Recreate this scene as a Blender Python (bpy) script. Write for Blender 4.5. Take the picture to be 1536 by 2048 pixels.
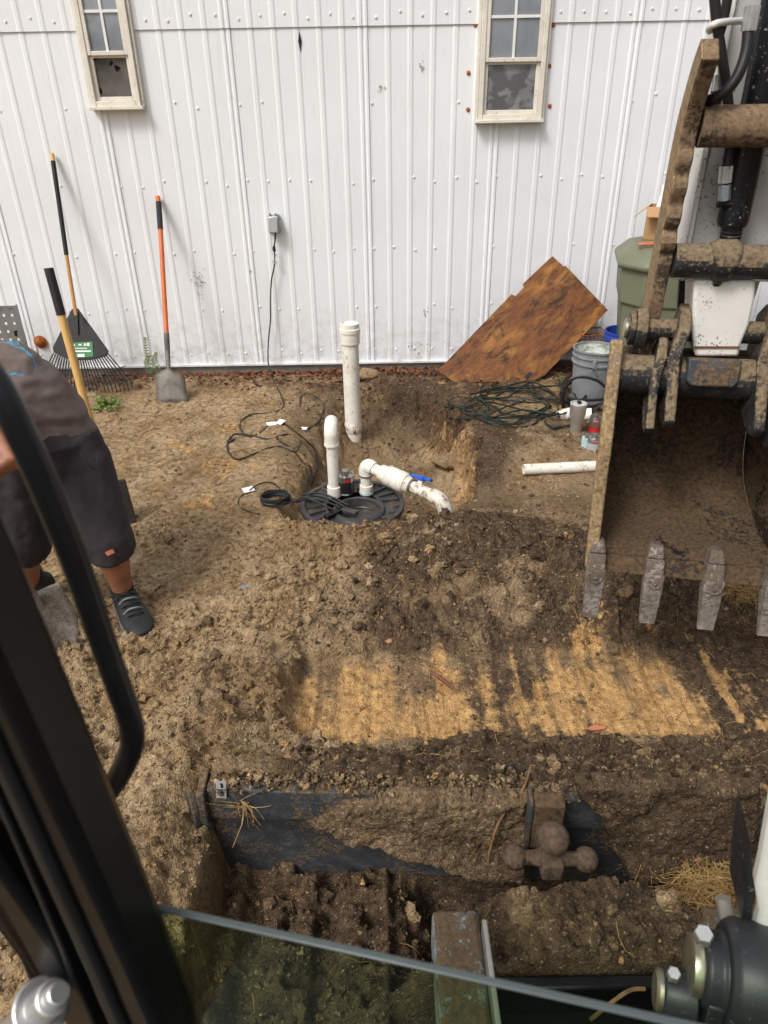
import bpy, bmesh, math, random
import numpy as np
from mathutils import Vector, Matrix, Euler

random.seed(7)
RNG = np.random.default_rng(7)
scene = bpy.context.scene
for o in list(bpy.data.objects):
    bpy.data.objects.remove(o)
C = scene.collection
PI = math.pi

# ------------------------------------------------------------------ camera
CAM_H = 1.78
FPX = 1420.0                      # focal length for a 1536 x 2048 frame
PITCH = math.radians(29.5)
ROLL = math.radians(-1.0)
CAM = Vector((0, 0, CAM_H))
FWD = Vector((0, math.cos(PITCH), -math.sin(PITCH)))
_r = Vector((1, 0, 0)); _u = _r.cross(FWD)
RGT = math.cos(ROLL) * _r + math.sin(ROLL) * _u
UPV = -math.sin(ROLL) * _r + math.cos(ROLL) * _u
cd = bpy.data.cameras.new('camera')
cd.sensor_fit = 'VERTICAL'
cd.sensor_height = 9.8
cd.sensor_width = 7.35
cd.lens = 9.8 * FPX / 2048
cd.clip_start = 0.02
cd.clip_end = 600
cd.dof.use_dof = True
cd.dof.focus_distance = 3.4
cd.dof.aperture_fstop = 2.0
cam = bpy.data.objects.new('camera', cd)
C.objects.link(cam)
mw = Matrix.Identity(4)
for i in range(3):
    mw[i][0] = RGT[i]; mw[i][1] = UPV[i]; mw[i][2] = -FWD[i]; mw[i][3] = CAM[i]
cam.matrix_world = mw
scene.camera = cam

# ------------------------------------------------------------------ sky, sun, exposure
SUN_EL, SUN_AZ = math.radians(52), math.radians(222)     # azimuth clockwise from +Y
world = bpy.data.worlds.new('World'); scene.world = world; world.use_nodes = True
wn = world.node_tree.nodes; wl = world.node_tree.links; wn.clear()
sky = wn.new('ShaderNodeTexSky'); sky.sky_type = 'NISHITA'; sky.sun_disc = False
sky.sun_elevation = SUN_EL; sky.sun_rotation = SUN_AZ
sky.air_density = 1.0; sky.dust_density = 6.0; sky.ozone_density = 1.0
hs = wn.new('ShaderNodeHueSaturation'); hs.inputs['Saturation'].default_value = 0.30
bg = wn.new('ShaderNodeBackground'); bg.inputs['Strength'].default_value = 0.125
wo = wn.new('ShaderNodeOutputWorld')
wl.new(sky.outputs[0], hs.inputs['Color']); wl.new(hs.outputs[0], bg.inputs[0]); wl.new(bg.outputs[0], wo.inputs[0])
sd = bpy.data.lights.new('sun', 'SUN'); sd.energy = 1.5; sd.angle = math.radians(14); sd.color = (1.0, 0.98, 0.945)
sun = bpy.data.objects.new('sun', sd); C.objects.link(sun)
sun_dir = Vector((math.sin(SUN_AZ) * math.cos(SUN_EL), math.cos(SUN_AZ) * math.cos(SUN_EL), math.sin(SUN_EL)))
sun.rotation_euler = sun_dir.to_track_quat('Z', 'Y').to_euler()
sun.location = sun_dir * 30
scene.view_settings.view_transform = 'Standard'
scene.view_settings.look = 'None'
scene.view_settings.gamma = 1.0
scene.view_settings.use_curve_mapping = False
scene.view_settings.exposure = 0.22
scene.render.engine = 'CYCLES'
scene.cycles.max_bounces = 6
scene.cycles.transparent_max_bounces = 8
scene.cycles.use_denoising = True

# ------------------------------------------------------------------ photograph pixel -> point in the place
def ray(px, py): return FWD + RGT * ((px - 768) / FPX) - UPV * ((py - 1024) / FPX)
def atz(px, py, z=0.0):
    d = ray(px, py); return CAM + d * ((z - CAM_H) / d.z)
def aty(px, py, y):
    d = ray(px, py); return CAM + d * (y / d.y)
def atd(px, py, d): return CAM + ray(px, py) * d
def plane(p0, n):
    p0 = Vector(p0); n = Vector(n)
    def f(px, py, off=0.0):
        d = ray(px, py); t = (p0 + n * off - CAM).dot(n) / d.dot(n); return CAM + d * t
    return f
def lerp(a, b, t): return a + (b - a) * t
def col(r, g, b):
    f = lambda c: (c / 255 / 12.92) if c / 255 <= .04045 else ((c / 255 + .055) / 1.055) ** 2.4
    return (f(r), f(g), f(b), 1)

# ------------------------------------------------------------------ noise (numpy)
def _hash(ix, iy, s):
    h = (ix * 374761393 + iy * 668265263 + s * 144269504) & 0xffffffff
    h = ((h ^ (h >> 13)) * 1274126177) & 0xffffffff
    h = ((h ^ (h >> 15)) * 974711) & 0xffffffff
    return ((h ^ (h >> 16)) & 0xffffff) / float(0x1000000)
def vnoise(x, y, s=0):
    ix = np.floor(x).astype(np.int64); iy = np.floor(y).astype(np.int64)
    fx = x - ix; fy = y - iy
    ux = fx * fx * fx * (fx * (fx * 6 - 15) + 10); uy = fy * fy * fy * (fy * (fy * 6 - 15) + 10)
    a = _hash(ix, iy, s); b = _hash(ix + 1, iy, s); c = _hash(ix, iy + 1, s); d = _hash(ix + 1, iy + 1, s)
    return ((a + (b - a) * ux) * (1 - uy) + (c + (d - c) * ux) * uy) * 2 - 1
def fbm(x, y, s=0, oct=4, gain=.5):
    t = 0; a = 1.0; n = 0
    for k in range(oct):
        c, q = math.cos(.6 * k), math.sin(.6 * k)
        t = t + a * vnoise((x * c - y * q) * 2 ** k + 17.3 * k, (x * q + y * c) * 2 ** k - 9.1 * k, s + k); n += a; a *= gain
    return t / n
def lumps(x, y, s=0):                 # rounded clods: upper hemispheres of randomly sized balls
    ix = np.floor(x).astype(np.int64); iy = np.floor(y).astype(np.int64)
    out = np.zeros_like(x)
    for dx in (-1, 0, 1):
        for dy in (-1, 0, 1):
            cx = ix + dx; cy = iy + dy
            px = cx + _hash(cx, cy, s); py = cy + _hash(cx, cy, s + 1)
            r = .25 + .5 * _hash(cx, cy, s + 2)
            d2 = ((x - px) ** 2 + (y - py) ** 2) / (r * r)
            out = np.maximum(out, r * np.sqrt(np.maximum(0, 1 - d2)))
    return out
def sm(a, b, t):
    u = np.clip((t - a) / (b - a), 0, 1); return u * u * (3 - 2 * u)
def gauss(t, w): return np.exp(-(t / w) ** 2)

# ------------------------------------------------------------------ terrain
WALL_Y = 5.57
LID_Z = -0.055
LID_C = atz(705, 1006, LID_Z); LID_R = 0.278
BL_ANG = math.radians(3.0)
BL_TOP = 0.25
BL_L = atz(418, 1556, BL_TOP)                 # left end of the blade's top edge
BL_DIR = Vector((math.cos(BL_ANG), -math.sin(BL_ANG), 0)); BL_N = Vector((math.sin(BL_ANG), math.cos(BL_ANG), 0))
BL_W = 1.78
def blade_line(x): return BL_L.y - math.tan(BL_ANG) * (x - BL_L.x)

def masks(x, y):
    w = .05 * fbm(x * 5, y * 5, 91, 3)
    w2 = .03 * fbm(x * 14, y * 14, 77, 2)
    scr = sm(-.36, -.27, x + w + w2) * (1 - sm(1.40, 1.55, x + w)) * sm(1.60, 1.66, y + w2) * (1 - sm(2.03, 2.16, y + 1.4 * w + w2 - .05 * (x > .9)))
    lid = np.sqrt((x - LID_C.x) ** 2 + (y - LID_C.y) ** 2)
    yb = blade_line(x)
    inb = sm(BL_L.x - .02, BL_L.x + .015, x + .3 * w) * (1 - sm(BL_L.x + BL_W, BL_L.x + BL_W + .1, x))
    return w, w2, scr, lid, yb, inb

YK = [2.9, 3.1, 3.4, 3.7, 3.95, 4.3, 4.6, 4.85, 5.15, 5.4]
XR = [.30, .42, .50, .54, .57, .55, .43, .27, .05, 0]
XL = [-.45, -.46, -.49, -.52, -.53, -.52, -.48, -.42, -.33, -.3]
DP = [0, .06, .21, .33, .40, .41, .37, .27, .11, 0]
def broad(x, y):
    x = np.asarray(x, float); y = np.asarray(y, float)
    w, w2, scr, lid, yb, inb = masks(x, y)
    z = .025 * fbm(x * .9, y * .9, 3, 3) * (1 - sm(4.9, 5.4, y)) + .012 * fbm(x * 3, y * 3, 5, 3)
    # trench with an undercut looking right bank and a soft left slope
    xr = np.interp(y, YK, XR); xl = np.interp(y, YK, XL); d = np.interp(y, YK, DP)
    rg = .028 * fbm(x * 18, y * 18, 97, 3)
    tr = (.62 * sm(-.16, .34, x - xl + w) + .38 * sm(-.05, .12, x - xl + 2.4 * w + 2 * w2 + rg - .08)) * (.30 * (1 - sm(-.20, .10, x - xr + 2 * w)) + .70 * (1 - sm(-.03, .03, x - xr + 2.6 * w + 1.3 * w2 + rg)))
    z = z - d * tr
    z = z + .05 * gauss(x - xr - .13, .16) * sm(3.5, 3.9, y) * (1 - sm(4.7, 5.0, y))
    z = z + .09 * gauss(x + .20, .16) * gauss(y - 4.66 + w, .13)           # soil banked round the standpipe
    # hole round the basin, berm in front of it that laps over the rim
    z = np.where(lid < .45, np.minimum(z, z * sm(.27, .45, lid) + (LID_Z - .13) * (1 - sm(.27, .42, lid))), z)
    fr = sm(0, .09, LID_C.y - .33 - y + 2.2 * w + 2.0 * w2 + .10 * np.abs(x - LID_C.x + .02)) * gauss(x - LID_C.x + .02, .42)
    z = z + fr * (.055 * gauss(y - LID_C.y + .46, .20))
    # spoil heaps
    z = z + .17 * gauss(x - .42, .36) * gauss(y - 2.72, .22) + .10 * gauss(x - .98, .4) * gauss(y - 2.5, .25) + .05 * gauss(x - .1, .5) * gauss(y - 2.45, .2)
    z = z + .07 * gauss(x + .45, .22) * gauss(y - 1.95, .5) + .03 * gauss(x + .9, .3) * gauss(y - 1.9, .3)
    # scraped strip
    z = z * (1 - scr) - .022 * scr
    # windrow off the left end of the blade
    z = z + .19 * gauss(x - (BL_L.x - .16) - .1 * (y - 1.3), .20) * (1 - sm(1.45, 2.0, y)) * sm(.5, 1.0, y)
    # soil pushed up against the front of the blade
    pile = inb * np.clip(1 - (y - yb - .015) / .34, 0, 1) ** 1.3
    z = np.where(y > yb + .012, z * (1 - pile * .7) + (BL_TOP + .025 + w2) * pile, z)
    # pit behind the blade
    pit = inb * (1 - sm(-.012, .012, y - yb)) * sm(-.2, .1, y)
    tread = sm(.12, .2, np.abs(((x + .47) / .2) % 1 - .5)) * sm(.12, .2, np.abs((y / .105 + .5 * np.floor((x + .47) / .2)) % 1 - .5))
    tread = tread * (1 - sm(.02, .12, x + w)) * sm(-.47, -.43, x)
    z = z * (1 - pit) + pit * (-.15 - .13 * sm(.02, .12, x + w) + .065 * tread + .6 * w)
    # heap lying on the push frame behind the blade
    half = .10 + np.clip(1.14 - y, 0, 1) * 1.25
    dx = np.abs(x - .44 + .5 * w) + .5 * w2
    hp = (1 - sm(half - .09, half + .06, dx)) * sm(.845, .86, y) * (1 - sm(1.02, 1.09, y + .5 * w))
    cone = .215 - .36 * np.sqrt(dx ** 2 * .8 + (.75 * np.clip(1.07 - y, 0, 1)) ** 2) + .7 * w + .5 * w2
    z = np.where(y < yb - .04, np.maximum(z, z * (1 - hp) + hp * cone), z)
    # beside the wall
    z = z - .055 * sm(5.3, 5.52, y)
    return z
def hz(x, y): return float(broad(np.array([x]), np.array([y]))[0])

def soil_zones(x, y):
    w, w2, scr, lid, yb, inb = masks(x, y)
    n1 = fbm(x * 2.2, y * 2.2, 41, 4); n2 = 1.3 * fbm(x * 9, y * 9, 51, 4, .65)
    streak = .30 * fbm(x * 5, y * 1.0, 61, 3) + .50 * fbm(x * 26, y * 1.6, 63, 3) + .35 * fbm(x * 12, y * 9, 65, 3)
    orange = scr * (.17 + .56 * sm(-.36, .32, streak + .25 * n2 - .55 * sm(1.86, 2.15, y) + .12))
    xr = np.interp(y, YK, XR)
    bank = gauss(x - xr + .05, .09) * sm(3.4, 3.7, y) * (1 - sm(4.5, 4.8, y))
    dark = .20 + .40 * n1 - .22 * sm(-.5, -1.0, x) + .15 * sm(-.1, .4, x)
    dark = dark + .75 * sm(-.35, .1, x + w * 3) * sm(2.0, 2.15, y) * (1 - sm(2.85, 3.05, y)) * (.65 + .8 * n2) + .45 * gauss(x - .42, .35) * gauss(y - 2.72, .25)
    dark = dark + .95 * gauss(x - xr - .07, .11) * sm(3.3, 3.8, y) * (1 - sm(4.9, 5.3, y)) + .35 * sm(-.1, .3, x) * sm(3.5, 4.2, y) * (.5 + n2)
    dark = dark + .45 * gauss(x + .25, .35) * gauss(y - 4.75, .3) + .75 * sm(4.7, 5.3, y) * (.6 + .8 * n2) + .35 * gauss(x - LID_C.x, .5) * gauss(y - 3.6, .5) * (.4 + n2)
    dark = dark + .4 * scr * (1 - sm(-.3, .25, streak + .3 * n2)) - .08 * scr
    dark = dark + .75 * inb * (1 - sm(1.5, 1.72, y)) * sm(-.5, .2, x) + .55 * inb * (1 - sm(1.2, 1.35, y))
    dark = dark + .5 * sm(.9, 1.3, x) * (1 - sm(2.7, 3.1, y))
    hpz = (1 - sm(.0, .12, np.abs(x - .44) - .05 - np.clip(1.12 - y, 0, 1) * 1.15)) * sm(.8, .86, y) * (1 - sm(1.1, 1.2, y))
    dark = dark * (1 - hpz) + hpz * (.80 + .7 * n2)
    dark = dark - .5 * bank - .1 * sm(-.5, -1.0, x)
    orange = np.clip(orange + .45 * bank + .5 * sm(.45, .65, fbm(x * 4, y * 4, 33, 3)), 0, 1)
    return np.clip(dark, 0, 1), np.clip(orange * (1 - .5 * (dark > .9)), 0, 1)
def looseness(x, y):
    w, w2, scr, lid, yb, inb = masks(x, y)
    l = 1 - .75 * sm(2.9, 3.3, y)
    l = l * (1 - .82 * scr) * (1 - .6 * sm(-.35, -.6, x) * sm(2.1, 2.6, y))
    return np.clip(l, .08, 1)
def detail(x, y):
    w, w2, scr, lid, yb, inb = masks(x, y)
    l = looseness(x, y) * sm(.27, .50, lid)
    sp = sm(-.6, -.2, x) * sm(2.0, 2.2, y) * (1 - sm(2.85, 3.0, y))       # churned spoil
    z = .018 * sp * (.5 - np.abs(fbm(x * 9, y * 9, 87, 4, .65)) * 2.0) + .012 * sp * lumps(x * 17, y * 17, 89) + .030 * l * (1 - scr) * (.45 - np.abs(fbm(x * 6, y * 6, 81, 4, .6)) * 1.6) * 1.0 + .020 * l * (.4 - np.abs(fbm(x * 17, y * 17, 83, 4, .65)) * 1.5) + .014 * l * fbm(x * 7, y * 7, 11, 4) + .010 * (.35 + .65 * l) * fbm(x * 24, y * 24, 13, 3)
    z = z + l * (.055 * lumps(x * 8 + w * 6, y * 8, 19) * sm(.15, .55, fbm(x * 2.3, y * 2.3, 39, 2) + .25) * (1 - scr) + .034 * lumps(x * 13, y * 13, 21) * sm(.05, .45, fbm(x * 3.1, y * 3.1, 29, 2) + .2) + .017 * lumps(x * 27, y * 27, 23) + .009 * lumps(x * 55, y * 55, 27))
    z = z + (1 - l) * (.010 * lumps(x * 31, y * 31, 37) * sm(-.1, .4, fbm(x * 5, y * 5, 45, 2)) + .006 * fbm(x * 45, y * 45, 15, 3) + .014 * fbm(x * 9, y * 9, 47, 3))
    z = z + scr * (.008 * fbm(x * 34, y * 2.0, 71, 3) + .003 * lumps(x * 50, y * 60, 73))
    return z
def height(x, y): return broad(x, y) + detail(x, y)

# ------------------------------------------------------------------ materials
MATS = {}
class NB:
    def __init__(s, name):
        s.m = bpy.data.materials.new(name); s.m.use_nodes = True
        s.t = s.m.node_tree; s.n = s.t.nodes; s.l = s.t.links
        s.b = s.n['Principled BSDF']; s.co = s.n.new('ShaderNodeTexCoord').outputs['Object']
    def new(s, t): return s.n.new(t)
    def link(s, a, b): s.l.new(a, b)
    def val(s, sock, v):
        if hasattr(v, 'links'): s.l.new(v, sock)
        else: sock.default_value = v
    def scaled(s, sx, sy, sz, co=None):
        m = s.new('ShaderNodeMapping'); m.inputs['Scale'].default_value = (sx, sy, sz); s.link(co or s.co, m.inputs[0]); return m.outputs[0]
    def noise(s, scale, detail=4, rough=.55, co=None, dist=0):
        n = s.new('ShaderNodeTexNoise'); n.inputs['Scale'].default_value = scale; n.inputs['Detail'].default_value = detail
        n.inputs['Roughness'].default_value = rough; n.inputs['Distortion'].default_value = dist
        s.link(co or s.co, n.inputs['Vector']); return n.outputs[0]
    def voro(s, scale, feature='F1', co=None, out=0):
        n = s.new('ShaderNodeTexVoronoi'); n.inputs['Scale'].default_value = scale; n.feature = feature
        s.link(co or s.co, n.inputs['Vector']); return n.outputs[out]
    def rng(s, f, a, b, c=0., d=1.):
        n = s.new('ShaderNodeMapRange'); s.val(n.inputs[0], f)
        for i, v in enumerate((a, b, c, d)): n.inputs[i + 1].default_value = v
        return n.outputs[0]
    def mix(s, f, a, b, mode='MIX'):
        n = s.new('ShaderNodeMix'); n.data_type = 'RGBA'; n.blend_type = mode
        s.val(n.inputs[0], f); s.val(n.inputs[6], a); s.val(n.inputs[7], b); return n.outputs[2]
    def math(s, op, a, b=0.):
        n = s.new('ShaderNodeMath'); n.operation = op; s.val(n.inputs[0], a); s.val(n.inputs[1], b); return n.outputs[0]
    def attr(s, name):
        n = s.new('ShaderNodeAttribute'); n.attribute_name = name; return n.outputs['Fac']
    def bump(s, h, strength=.4, dist=.004):
        n = s.new('ShaderNodeBump'); n.inputs['Strength'].default_value = strength; n.inputs['Distance'].default_value = dist
        s.link(h, n.inputs['Height']); s.link(n.outputs[0], s.b.inputs['Normal'])
    def base(s, c): s.val(s.b.inputs['Base Color'], c)
    def rough(s, r): s.val(s.b.inputs['Roughness'], r)
    def metal(s, r): s.val(s.b.inputs['Metallic'], r)
    def spec(s, r): s.b.inputs['Specular IOR Level'].default_value = r
    def done(s, key): MATS[key] = s.m; return s.m
def plain(key, c, rough=.55, metal=0., var=.12, scale=12., dirt=None, dirt_amt=.5, dirt_scale=9., bump=.15, speck=0., spec=.4, speckc=None):
    """paint, plastic, wood or metal: tone variation, mottled dirt and specks of mud"""
    n = NB(key.replace('_', ' ')); v = n.noise(scale, 5, .6)
    d = tuple(x * (1 - var * 1.6) for x in c[:3]) + (1,); u = tuple(min(1, x * (1 + var)) for x in c[:3]) + (1,)
    cc = n.mix(n.rng(v, .3, .7), d, u); r = rough
    mm = metal
    if dirt:
        f = n.rng(n.noise(dirt_scale, 6, .68, dist=.3), .72 - dirt_amt * .45, .86 - dirt_amt * .45)
        fine = n.rng(n.noise(dirt_scale * 14, 3, .6), .35, .65)
        f = n.math('MULTIPLY', f, n.rng(fine, 0, 1, .45, 1.))
        dc = n.mix(n.noise(dirt_scale * 6, 4, .6), dirt, tuple(x * .45 for x in dirt[:3]) + (1,))
        cc = n.mix(f, cc, dc); r = n.rng(f, 0, 1, rough, .95)
        if metal: mm = n.rng(f, 0, 1, metal, 0)
    if speck:
        f2 = n.rng(n.noise(95, 3, .7), .66 - speck * .1, .69 - speck * .1)
        f2 = n.math('MULTIPLY', f2, n.rng(n.noise(7, 3, .6), .40, .62))
        cc = n.mix(f2, cc, speckc or col(70, 54, 40))
    n.base(cc); n.rough(r); n.metal(mm); n.spec(spec)
    if bump: n.bump(n.noise(scale * 9, 4, .6), bump, .002)
    return n.done(key)

def soil_material():
    n = NB('soil'); dk = n.attr('dark'); og = n.attr('orange')
    a = n.noise(3.5, 6, .6); b = n.noise(38, 5, .65); g = n.noise(240, 3, .6); v = n.voro(170, co=n.co)
    tan = n.mix(n.rng(b, .28, .72), col(112, 91, 68), col(210, 184, 146))
    tan = n.mix(n.rng(a, .42, .62), tan, n.mix(n.rng(b, .3, .7), col(94, 74, 52), col(184, 154, 114)))
    drk = n.mix(n.rng(b, .3, .72), col(42, 34, 28), col(118, 97, 76))
    orn = n.mix(n.rng(b, .3, .7), col(178, 134, 84), col(226, 186, 128))
    orn = n.mix(n.math('MULTIPLY', n.rng(n.noise(6, 4, .6), .52, .68), .6), orn, col(178, 124, 72))
    stv = n.noise(4, 6, .75, co=n.scaled(9, .6, 1), dist=.3); orn = n.mix(n.math('MULTIPLY', n.rng(stv, .50, .66), .75), orn, n.mix(b, col(70, 54, 40), col(120, 94, 64)))
    wob = n.math('ADD', n.math('MULTIPLY', n.math('SUBTRACT', b, .5), .9), n.math('MULTIPLY', n.math('SUBTRACT', n.noise(95, 3, .6), .5), .7))
    fd = n.rng(n.math('ADD', dk, n.math('MULTIPLY', wob, 1.5)), .2, .8); fo = n.rng(n.math('ADD', og, n.math('MULTIPLY', wob, 1.2)), .30, .66)
    c = n.mix(fo, n.mix(fd, tan, drk), orn)
    c = n.mix(n.rng(g, .3, .7), n.mix(1., c, (.58, .56, .54, 1), 'MULTIPLY'), n.mix(1., c, (1.22, 1.21, 1.19, 1), 'MULTIPLY'))
    c = n.mix(n.math('MULTIPLY', n.rng(n.noise(130, 2, .5), .66, .70), .5), c, col(205, 188, 158))
    c = n.mix(n.rng(n.noise(75, 3, .6), .66, .72), c, col(44, 35, 28))
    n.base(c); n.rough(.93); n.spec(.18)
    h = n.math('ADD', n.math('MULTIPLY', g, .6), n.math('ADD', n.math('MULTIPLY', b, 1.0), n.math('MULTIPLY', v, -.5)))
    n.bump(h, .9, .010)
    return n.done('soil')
def wall_material():
    n = NB('white painted steel'); a = n.noise(1.3, 4, .6); b = n.noise(70, 3, .5)
    c = n.mix(n.rng(a, .3, .7), col(226, 228, 230), col(236, 238, 240))
    st = n.noise(5, 5, .7, co=n.scaled(9, 9, .6))
    c = n.mix(n.math('MULTIPLY', n.rng(st, .56, .75), .28), c, col(196, 191, 182))
    sep = n.new('ShaderNodeSeparateXYZ'); n.link(n.co, sep.inputs[0])
    low = n.math('MULTIPLY', n.rng(sep.outputs[2], .55, .02), n.rng(n.noise(11, 6, .7), .45, .75))
    c = n.mix(n.math('MULTIPLY', low, .65), c, col(158, 142, 118))
    sp = n.math('MULTIPLY', n.rng(n.noise(60, 3, .7), .70, .73), n.rng(n.noise(2.6, 3, .6), .56, .66))
    c = n.mix(sp, c, col(128, 112, 92))
    n.base(c); n.rough(.42); n.spec(.35); n.bump(n.noise(240, 2, .5), .10, .001)
    return n.done('wall')
def wood_material(key, light, dark, sc, streak=(3, 3, 40), rough=.6):
    n = NB(key.replace('_', ' ')); g = n.noise(sc, 6, .65, co=n.scaled(*streak), dist=.6)
    n.base(n.mix(n.rng(g, .3, .7), dark, light)); n.rough(rough); n.bump(g, .2, .002)
    return n.done(key)
def plywood_material():
    n = NB('weathered plywood'); co = n.scaled(1, 1, 1)
    rot = n.new('ShaderNodeMapping'); rot.inputs['Rotation'].default_value = (0, math.radians(42), 0); n.link(n.co, rot.inputs[0])
    s2 = n.scaled(2.2, 8, 14, rot.outputs[0])
    g = n.noise(2.2, 8, .7, co=s2, dist=.5); p = n.noise(2.4, 6, .65, co=n.scaled(1.1, 3, 3.4, rot.outputs[0]), dist=.5); f = n.noise(9, 6, .7, co=n.scaled(3, 8, 30, rot.outputs[0]))
    c = n.mix(n.rng(g, .32, .68), col(82, 48, 27), col(138, 86, 44))
    c = n.mix(n.rng(p, .47, .66), c, n.mix(n.rng(f, .35, .65), col(138, 88, 38), col(186, 134, 68)))
    c = n.mix(n.math('MULTIPLY', n.rng(n.noise(2.6, 7, .75, co=n.scaled(1.2, 4, 4.6, rot.outputs[0]), dist=.6), .50, .62), .9), c, col(44, 29, 20))
    c = n.mix(n.math('MULTIPLY', n.rng(f, .50, .68), .7), c, col(56, 33, 18))
    n.base(c); n.rough(.5); n.spec(.3); n.bump(f, .3, .003); return n.done('plywood')
def pvc_material(key, amt):
    n = NB(key.replace('_', ' ')); b = n.noise(20, 3, .6)
    c = n.mix(n.rng(b, .3, .7), col(226, 221, 208), col(238, 234, 224))
    sp = n.math('MULTIPLY', n.rng(n.noise(46, 8, .8, co=n.scaled(1, 1, .5)), .60 - amt * .05, .66 - amt * .05), n.rng(n.noise(9, 5, .7), .48 - amt * .1, .66 - amt * .1))
    c = n.mix(n.math('MULTIPLY', n.rng(n.noise(7, 5, .7), .5 - amt * .06, .8), .35 + .2 * amt), c, col(176, 154, 120))
    c = n.mix(sp, c, n.mix(b, col(70, 52, 36), col(130, 100, 64)))
    n.base(c); n.rough(.4); n.spec(.4); return n.done(key)
def mud_metal(key, paint, mud_a, mud_b, amt, metal=0., up=.35):
    n = NB(key.replace('_', ' '))
    geo = n.new('ShaderNodeNewGeometry'); sep = n.new('ShaderNodeSeparateXYZ'); n.link(geo.outputs['True Normal'], sep.inputs[0])
    a = n.noise(6, 7, .7, dist=.4); f = n.noise(85, 4, .65); g = n.noise(20, 5, .7)
    lvl = n.math('ADD', n.math('ADD', a, n.math('MULTIPLY', n.math('SUBTRACT', f, .5), .55)), n.math('MULTIPLY', sep.outputs[2], up * .3))
    m = n.rng(lvl, .68 - amt * .4, .78 - amt * .4)
    p2 = tuple(min(1, x * 2.1 + .004) for x in paint[:3]) + (1,)
    pc = n.mix(n.rng(g, .45, .75), paint, p2)
    pc = n.mix(n.rng(n.noise(130, 2, .6), .64, .70), pc, mud_a)
    mc = n.mix(n.rng(f, .3, .7), mud_b, mud_a)
    n.base(n.mix(m, pc, mc)); n.rough(n.rng(m, 0, 1, .5, .95)); n.metal(n.rng(m, 0, 1, metal, 0)); n.spec(.35)
    n.bump(n.math('ADD', n.math('MULTIPLY', m, .8), n.math('MULTIPLY', f, .7)), .6, .004)
    return n.done(key)
def pane_material(key, base_c, film=None):
    n = NB(key.replace('_', ' ')); c = base_c
    if film: c = film(n, base_c)
    else: c = n.mix(n.rng(n.noise(6, 4, .6), .35, .65), tuple(x * .85 for x in base_c[:3]) + (1,), base_c)
    n.base(c); n.rough(.04); n.b.inputs['IOR'].default_value = 2.1
    return n.done(key)

soil_material(); wall_material(); plywood_material()
pvc_material('pvc', .85); pvc_material('pvc_dirty', 1.8); pvc_material('pvc_clean', .1)
def film_right(n, c):
    d = n.noise(5, 5, .6); m = n.rng(n.noise(9, 4, .6, dist=.4), .47, .55)
    return n.mix(m, col(96, 97, 98), n.mix(n.rng(d, .35, .65), col(118, 120, 121), col(142, 144, 146)))
def film_left(n, c):
    m = n.rng(n.noise(11, 3, .5, dist=.3), .585, .60)
    return n.mix(m, n.mix(n.rng(n.noise(4, 4, .6), .35, .65), col(78, 74, 70), col(112, 108, 103)), col(26, 24, 23))
pane_material('pane', col(136, 141, 147)); pane_material('pane_fogged', col(118, 120, 121), film_right); pane_material('pane_torn', col(90, 88, 84), film_left)
plain('vinyl', col(222, 216, 203), .5, dirt=col(168, 154, 124), dirt_amt=.30, dirt_scale=34, var=.06)
plain('muntin_white', col(232, 232, 230), .4, var=.03)
plain('concrete', col(150, 145, 135), .9, var=.2, scale=9, bump=.5)
plain('screw_white', col(232, 232, 231), .4, var=.05, scale=60)
plain('rust', col(168, 92, 34), .85, var=.35, scale=40, bump=.5)
plain('galvanized', col(150, 153, 155), .42, .7, var=.12, dirt=col(110, 104, 96), dirt_amt=.3)
plain('steel', col(200, 196, 190), .36, .75, var=.06, scale=30)
plain('bolt_zinc', col(214, 214, 212), .32, .85, var=.08, scale=60)
plain('pin_brass', col(190, 186, 166), .3, .9, var=.1, scale=40)
plain('black_plastic', col(24, 24, 25), .6, var=.2, dirt=col(96, 80, 60), dirt_amt=.12, dirt_scale=12)
plain('lid_plastic', col(62, 62, 62), .45, var=.2, dirt=col(128, 104, 76), dirt_amt=.42, dirt_scale=10)
plain('black_rubber', col(30, 30, 31), .5, var=.2, scale=30)
plain('grip_foam', col(46, 45, 46), .75, var=.2, scale=60, bump=.3)
plain('hose_rubber', col(34, 33, 34), .45, var=.2, dirt=col(120, 104, 84), dirt_amt=.12, dirt_scale=20)
plain('cord_green', col(34, 44, 38), .5, var=.2, dirt=col(120, 98, 70), dirt_amt=.15, dirt_scale=25)
plain('cord_black', col(36, 38, 38), .5, var=.2, dirt=col(120, 98, 70), dirt_amt=.12, dirt_scale=25)
plain('orange_fiberglass', col(206, 106, 52), .45, var=.1, dirt=col(120, 84, 56), dirt_amt=.15)
wood_material('ash_wood', col(226, 186, 118), col(206, 160, 92), 4, (40, 40, 3))
wood_material('old_wood', col(196, 150, 84), col(160, 112, 58), 4, (40, 40, 3))
plain('shovel_steel', col(120, 116, 108), .6, .35, var=.2, dirt=col(96, 84, 66), dirt_amt=.55, dirt_scale=8)
plain('spade_steel', col(186, 186, 184), .38, .6, var=.15, dirt=col(116, 94, 70), dirt_amt=.85, dirt_scale=14)
plain('tool_dark', col(58, 52, 46), .7, .2, var=.2, dirt=col(100, 82, 62), dirt_amt=.4)
plain('label_green', col(52, 118, 66), .45, var=.06, scale=30)
plain('label_white', col(226, 228, 224), .5, var=.05, scale=40)
plain('label_red', col(188, 46, 44), .45, var=.1)
plain('label_gray', col(170, 172, 172), .5, var=.08, scale=40)
plain('bin_green', col(112, 116, 94), .5, var=.07, scale=5, dirt=col(104, 98, 76), dirt_amt=.16, dirt_scale=7, speck=.3)
plain('bucket_gray', col(128, 132, 134), .55, var=.1, dirt=col(92, 92, 90), dirt_amt=.35, dirt_scale=9, speck=.5, speckc=col(170, 172, 170))
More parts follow.
